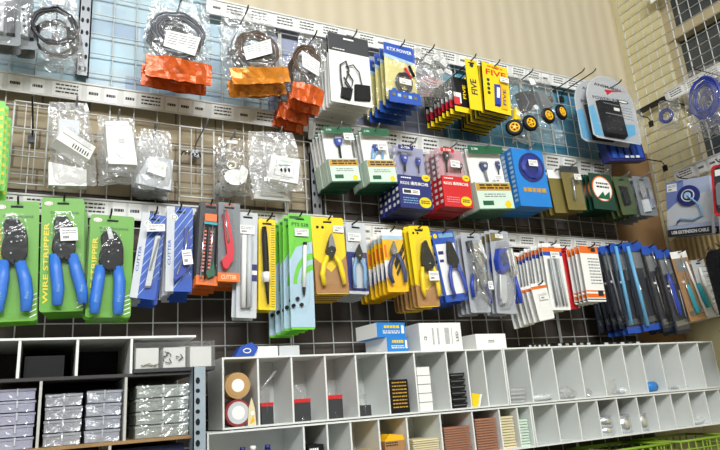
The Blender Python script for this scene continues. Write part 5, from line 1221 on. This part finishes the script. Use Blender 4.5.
tub(293, 309, .056, 'clear wrapped tub with red band and white flap, third pigeonhole')
tub(327, 341, .060, 'narrow wrapped tub with bright red band, fourth pigeonhole')
tub(357.5, 369, .034, 'small grey wrapped packet low in the fifth pigeonhole', band=False, name='grey_packet')
x0, x1 = cx(389.5), cx(407.5); w_ = x1 - x0
mb = MB(); mb.box(0, w_, 0, .05, 0, .068, BLACK); mb.lines(w_ * .1, w_ * .9, .063, .006, 8, -.0004, GOLD, 7, .35); o = mb.build('black_gold_box'); o.location = (x0, -.172, ZC); tag(o, 'black box with gold print standing in the sixth pigeonhole', 'box')
# white boxes
base = None
for i in range(5):
    x0 = cx(417.2, 400); mb_w = cx(430) - cx(417.2)
    if base is None: base = MB().box(0, mb_w, 0, .05, 0, .0182, PAPER).box(-.0003, mb_w + .0003, -.0006, .05, .0172, .0185, GREYC).build('small_white_box')
    o = base if i == 0 else base.copy()
    if i: col.objects.link(o)
    o.location = (x0 + (i % 2) * .0006, -.174, ZC + i * .0185)
    tag(o, ('small white box at the bottom of the pile of five', 'small white box, second from the bottom of the pile', 'small white box in the middle of the pile of five', 'small white box, second from the top of the pile', 'small white box on top of the pile of five')[i], 'box', 'small white boxes in a pigeonhole')
base = None
for i in range(6):
    if base is None:
        w_ = cx(465) - cx(449.2); mb = MB(); mb.prism([(0, .009), (w_ * .12, .0), (w_ * .88, .0), (w_, .009), (w_, .0105), (0, .0105)], 0, .05, BLACK); mb.box(w_ * .1, w_ * .9, -.0005, 0, .0055, .0068, GREYINK); base = mb.build('black_tray')
    o = base if i == 0 else base.copy()
    if i: col.objects.link(o)
    o.location = (cx(449.2), -.174, ZC + i * .0128)
    tag(o, f"shallow black tray, {('bottom', 'second from the bottom', 'third from the bottom', 'fourth from the bottom', 'second from the top', 'top')[i]} of the pile in the eighth pigeonhole", 'tray', 'black trays in a pigeonhole')
mb = MB(); w_ = cx(479) - cx(471); mb.prism([(0, 0), (w_ * .6, 0), (w_, .026), (0, .03)], 0, .003, YEL); mb.prism([(w_ * .62, 0), (w_ * .8, 0), (w_ * 1.25, .026), (w_ * 1.02, .026)], -.002, .001, PAPER); o = mb.build('folded_note'); o.location = (cx(470.5), -.172, ZC); tag(o, 'folded yellow and white note standing in a pigeonhole', 'note')
CRM = film('crumpled_white_film', (236, 240, 242), .68, .5, 1.0, 60, .18)
def crumple(px0, px1, h, lab, seed, m=CRM, zb=None, name='crumpled_bag', d=.172, dep=.05):
    x0, x1 = cx(px0, 400, .17), cx(px1, 400, .17); w_ = x1 - x0; rnd = random.Random(seed); mb = MB(); n, k = 12, 7; vs = []
    for j in range(k):
        v = j / (k - 1)
        for i in range(n):
            a = 2 * PI * i / n; rr = (math.sin(PI * (.12 + v * .80)) ** .5) * (1 + rnd.uniform(-.16, .12)); rr = min(rr, 1)
            vs.append((w_ / 2 + w_ / 2 * rr * math.cos(a), dep / 2 + dep / 2 * rr * math.sin(a), h * v * (1 + (rnd.uniform(-.10, .06) if 0 < j else 0))))
    fs = [(j * n + i, j * n + (i + 1) % n, (j + 1) * n + (i + 1) % n, (j + 1) * n + i) for j in range(k - 1) for i in range(n)] + [tuple(range(n))[::-1], tuple((k - 1) * n + i for i in range(n))]
    mb.add(vs, fs, m); o = mb.build(name); o.location = (x0, -d, zb or ZC); return tag(o, lab, 'bag')
x0 = cx(509.5); base = None
for i in range(4):
    if base is None: w_ = cx(524) - x0; base = empty('clear_slide_case', (0, 0, 0)); MB().box(0, w_, 0, .045, 0, .0082, CLEARBOX).build('case', base); MB().box(.002, w_ - .002, .003, .042, .002, .005, LGREY).build('contents', base); o = base
    else: o = copy_tree(base)
    o.location = (x0 + i * .0006, -.172, ZC + i * .0088); tag(o, f"flat clear plastic case, {('bottom', 'second from the bottom', 'third from the bottom', 'top')[i]} of the small pile", 'case', 'clear cases in a pigeonhole')
crumple(534, 557, .018, 'low crumpled clear bag right of the clear cases', 3)
crumple(560, 582, .028, 'crumpled clear bag of tiny metal parts', 4, film('speckled_bag', (210, 214, 214), .55, .6, 1, 70))
crumple(584, 597, .022, 'dark folded bag leaning in a pigeonhole', 5, BLG)
def stand(px0, px1, h, lab, m, name='clear_case', t=.006, lean=0):
    x0, x1 = cx(px0, 390), cx(px1, 390); o = MB().box(0, x1 - x0, 0, t, 0, h, m).build(name); o.location = (x0, -.165, ZC); return tag(o, lab, 'case')
stand(607, 617, .038, 'upright clear plastic case in a wide pigeonhole', CLEARBOX)
crumple(624, 634, .018, 'tiny crumpled clear bag left of the bright blue roll', 8)
mb = MB(); rr_ = .013
mb.tube([(0, 0, 0), (cx(660) - cx(649), .012, 0)], [rr_ * .95, rr_], SKYB, 16); o = mb.build('blue_roll'); o.location = (cx(649), -.165, ZC + rr_); tag(o, 'bright blue roll lying in a pigeonhole', 'roll')
stand(663, 670, .075, 'tall narrow clear sleeve standing right of the blue roll', CLEARBOX, 'clear_sleeve')
crumple(684, 695, .012, 'flat clear scrap bag in a right hand pigeonhole', 9)
mb = MB(); mb.disc((0, .009), .008, 0, .02, BLACK, 14, .009, .2); mb.disc((0, .010), .004, -.004, 0, CHROME, 12); o = mb.build('metal_stopper'); o.location = (cx(704, 375), -.160, ZC); tag(o, 'small black and chrome stopper in the last upper pigeonhole', 'knob')
# lower cells
def cards(px0, px1, n, m, h, lab, name='paper_card_stack', grp=None):
    """thick sheets lying in a pile, each a thing"""
    x0, x1 = cx(px0, 440, .168), cx(px1, 440, .168); base = None; t = h / n
    for i in range(n):
        if base is None: base = MB().box(0, x1 - x0, 0, .07, 0, t * .74, m).build('paper_card')
        o = base if i == 0 else base.copy()
        if i: col.objects.link(o)
        o.location = (x0 + random.uniform(0, .0009), -.172 + random.uniform(0, .003), ZC2 + i * t); tag(o, lab, 'card', lab)
cards(412, 438, 9, CREAM, .040, 'cream paper card in the pile left of the red-brown ones')
cards(444, 470, 12, BROWNP, .058, 'red-brown paper card in the widest brown pile')
cards(476, 497, 13, BROWNP, .070, 'red-brown paper card in the narrower brown pile')
cards(502, 515, 12, CREAM, .070, 'cream paper card in the tall narrow cream pile')
cards(520, 529, 10, MINT, .060, 'pale green paper card in the narrowest pile')
x0, x1 = cx(383, 440), cx(403, 440); mb = MB(); mb.box(0, x1 - x0, 0, .06, 0, .042, KRAFT); mb.prism([(.0, .042), (x1 - x0, .042), (x1 - x0 - .004, .052), (.012, .056)], 0, .05, YELO); mb.lines(.002, .03, .04, .03, 2, -.0006, INK, 4, .5); o = mb.build('kraft_packet'); o.location = (x0, -.172, ZC2); tag(o, 'kraft packet with yellow flap in a lower pigeonhole', 'packet')
x0, x1 = cx(354, 440), cx(372, 440); o = MB().box(0, x1 - x0, 0, .05, 0, .030, YELO).build('yellow_box'); o.location = (x0, -.17, ZC2); tag(o, 'yellow box low in a lower pigeonhole', 'box')
x0, x1 = cx(306.5, 445), cx(322, 445); mb = MB(); mb.box(0, x1 - x0, 0, .05, 0, .050, BLACK); mb.lines(.003, .022, .044, .034, 1, -.0005, PAPER, 3, .8); o = mb.build('black_box'); o.location = (x0, -.172, ZC2); tag(o, 'black box with small white print in a lower pigeonhole', 'box')
for i, (px, l) in enumerate(((244, 'left'), (256, 'middle'), (269, 'right'))):
    r = empty('blue_bottle', (cx(px, 440), -.155 + .01 * (i % 2), ZC2)); mb = MB(); mb.disc((0, 0), .001, 0, .001, BLUED)
    mb = MB(); mb.tube([(0, 0, 0), (0, 0, .038), (0, 0, .046), (0, 0, .050)], [.012, .012, .009, .005], BLUED, 16); mb.build('bottle_body', r)
    mb = MB(); mb.tube([(0, 0, .050), (0, 0, .058)], .0055, PAPER if i == 1 else NAVY, 12); mb.build('cap', r)
    tag(r, f"small blue bottle in the wide lower pigeonhole, {l} of three", 'bottle', 'small blue bottles')
# silver reels
def tin(px0, px1, h, lab, z0=ZC2):
    x0, x1 = cx(px0, 430, .17), cx(px1, 430, .17); R_ = (x1 - x0) / 2; r = empty('silver_tin', (x0 + R_, -.174 + R_, z0))
    MB().tube([(0, 0, 0), (0, 0, h)], R_, M('silver_foil', (222, 224, 228), .26, .8), 28).build('tin_body', r)
    mb = MB()
    for z in (0, h - .0014): mb.tube([(0, 0, z), (0, 0, z + .0014)], R_ + .0006, LGREY, 28)
    mb.build('rims', r); return tag(r, lab, 'tin', 'silver tins')
tin(602, 617, .0225, 'short silver tin at the bottom of the double pile'); tin(602, 617, .0225, 'short silver tin on top of the double pile', ZC2 + .0233)
tin(621, 635.5, .044, 'tall silver tin standing in the middle of the three cells'); tin(639.5, 652, .044, 'tall silver tin, rightmost of the three cells')
crumple(692, 706, .022, 'crumpled clear bag in the far right lower pigeonhole', 12, zb=ZC2, d=.17)
# green crates on the counter below
CRG = mat('acid_green_plastic', (128, 160, 36), .5)
def crate(x0, w_, lab):
    r = empty('green_mesh_crate', (x0, -.22, zc(-.27))); h = .12; dep = .15; mb = MB()
    mb.box(0, w_, 0, dep, 0, .004, CRG)
    for z in (.03, .065, .10, h): 
        for (a, b) in (((0, 0), (w_, 0)), ((w_, 0), (w_, dep)), ((w_, dep), (0, dep)), ((0, dep), (0, 0))): mb.tube([(a[0], a[1], z), (b[0], b[1], z)], .0035 if z == h else .002, CRG, 6)
    mb.build('crate_base', r); mb = MB(); n = 8
    for i in range(n + 1):
        for y in (0, dep): mb.tube([(w_ * i / n, y, 0), (w_ * i / n, y, h)], .0022, CRG, 5)
    for i in range(1, 5):
        for x in (0, w_): mb.tube([(x, dep * i / 5, 0), (x, dep * i / 5, h)], .0022, CRG, 5)
    mb.build('crate_sides', r); return tag(r, lab, 'crate')
crate(at(535, 448, .22).x, .19, 'acid green mesh crate under the lower pigeonholes, left one'); crate(at(612, 448, .22).x, .20, 'acid green mesh crate under the silver tins'); crate(1.44, .22, 'acid green mesh crate at the right end under the shelves')

# ---------------------------------------------------------------- deep rack contents
def rx(px, py=400, d=.25): return at(px, py, d).x
zm_ = zc(0.0731); zb2 = zc(-0.0294)
x0 = rx(20); o = MB().box(0, rx(61) - x0, 0, .10, 0, .034, BLACK).build('black_case'); o.location = (x0 + .002, -.235, zm_); tag(o, 'black case lying in the dark middle compartment of the deep rack', 'case')
# divided parts box seen from the front
x0, x1 = at(134, 360, .265).x, at(215, 360, .265).x
r = empty('parts_organizer', (x0, -.265, zm_ - .0)); w_ = x1 - x0
MB().box(0, w_, 0, .12, 0, .006, CHAR).build('base_tray', r)
mb = MB(); mb.box(0, w_, 0, .0012, .006, .048, CLEARTHIN); mb.box(0, .0012, 0.0013, .12, .006, .048, CLEARTHIN); mb.box(w_ - .0012, w_, .0013, .12, .006, .048, CLEARTHIN); mb.box(0, w_, 0, .12, .0482, .0492, CLEARTHIN); mb.build('clear_shell', r)
for i in range(3):
    a = w_ * (i / 3) + .004; b = w_ * ((i + 1) / 3) - .004
    MB().box(a, b, .010, .10, .0065, .040, PAPER).build('compartment', r)
mb = MB(); rnd = random.Random(8)
for i in range(14): a = w_ * rnd.uniform(.36, .62); z = .012 + rnd.uniform(0, .018); mb.tube([(a, .007, z), (a + rnd.uniform(-.008, .008), .006, z + rnd.uniform(-.006, .008))], .0008, INK, 4)
for i in range(8): a = w_ * rnd.uniform(.05, .28); mb.tube([(a, .007, .012), (a + rnd.uniform(.002, .01), .006, .012 + rnd.uniform(-.003, .003))], .0008, OLIVE, 4)
mb.build('loose_pins', r); tag(r, 'clear divided parts organizer with three trays on top of the deep rack shelf', 'organizer')
def plasticstack(px0, px1, n, h, lab, grp, tint, z, d=.245, wrap=0, ww=None):
    x0, x1 = at(px0, 410, d).x, at(px1, 410, d).x; w_ = x1 - x0; base = None; t = h / n
    MT = film('stack_plastic_' + str(px0), tint, .62, .45, .5 + wrap * .5, 40)
    for i in range(n):
        if base is None:
            base = empty('plastic_parts_box', (0, 0, 0)); mb = MB(); mb.box(0, w_, 0, .10, 0, t * .70, MT)
            mb.build('box_body', base)
            MB().box(-.0012, w_ + .0012, -.0012, .1012, t * .71, t * .90, MT).build('lid', base)
            MB().box(w_ * .48, w_ * .52, -.0022, -.0012, t * .3, t * .95, LGREY).build('latch', base)
            if wrap:
                rnd = random.Random(px0); mb = MB(); nx, nz = 9, 5; vs = []
                for j in range(nz):
                    for i2 in range(nx): vs.append((w_ * (i2 / (nx - 1) * 1.04 - .02), -.004 + rnd.uniform(-.003, .0015), t * (.05 + .9 * j / (nz - 1)) + rnd.uniform(-.001, .001)))
                mb.add(vs, [(j * nx + i2, j * nx + i2 + 1, (j + 1) * nx + i2 + 1, (j + 1) * nx + i2) for j in range(nz - 1) for i2 in range(nx - 1)], BAG); mb.build('plastic_wrap', base)
            o = base
        else: o = copy_tree(base)
        o.location = (x0 + random.uniform(0, .0015), -d + random.uniform(0, .003), z + i * t)
        pos = 'bottom' if i == 0 else 'top' if i == n - 1 else ORD[i] + ' from the bottom'
        tag(o, f'{lab}, {pos} of its pile', 'parts box', grp)
plasticstack(-2, 34, 5, .089, 'violet tinted clear box at the far left', 'violet tinted boxes', (206, 208, 232), zb2)
plasticstack(45, 81, 4, .078, 'wrapped clear box left of the pair of piles', 'left wrapped boxes', (206, 210, 222), zb2, wrap=1)
plasticstack(86, 120, 4, .080, 'wrapped clear box right of the pair of piles', 'right wrapped boxes', (206, 212, 228), zb2, wrap=1)
plasticstack(136, 188, 4, .084, 'bagged greenish clear box beside the slotted post', 'bagged clear boxes beside the post', (196, 206, 200), zb2, wrap=1)
o = MB().box(0, rx(190) - rx(112) - .012, 0, .12, 0, .222, mat('dark_blue_bin', (34, 44, 92), .5)).build('dark_blue_bin'); o.location = (rx(112) + .006, -.235, zc(-.265)); tag(o, 'dark blue bin under the wooden shelf of the deep rack', 'bin')
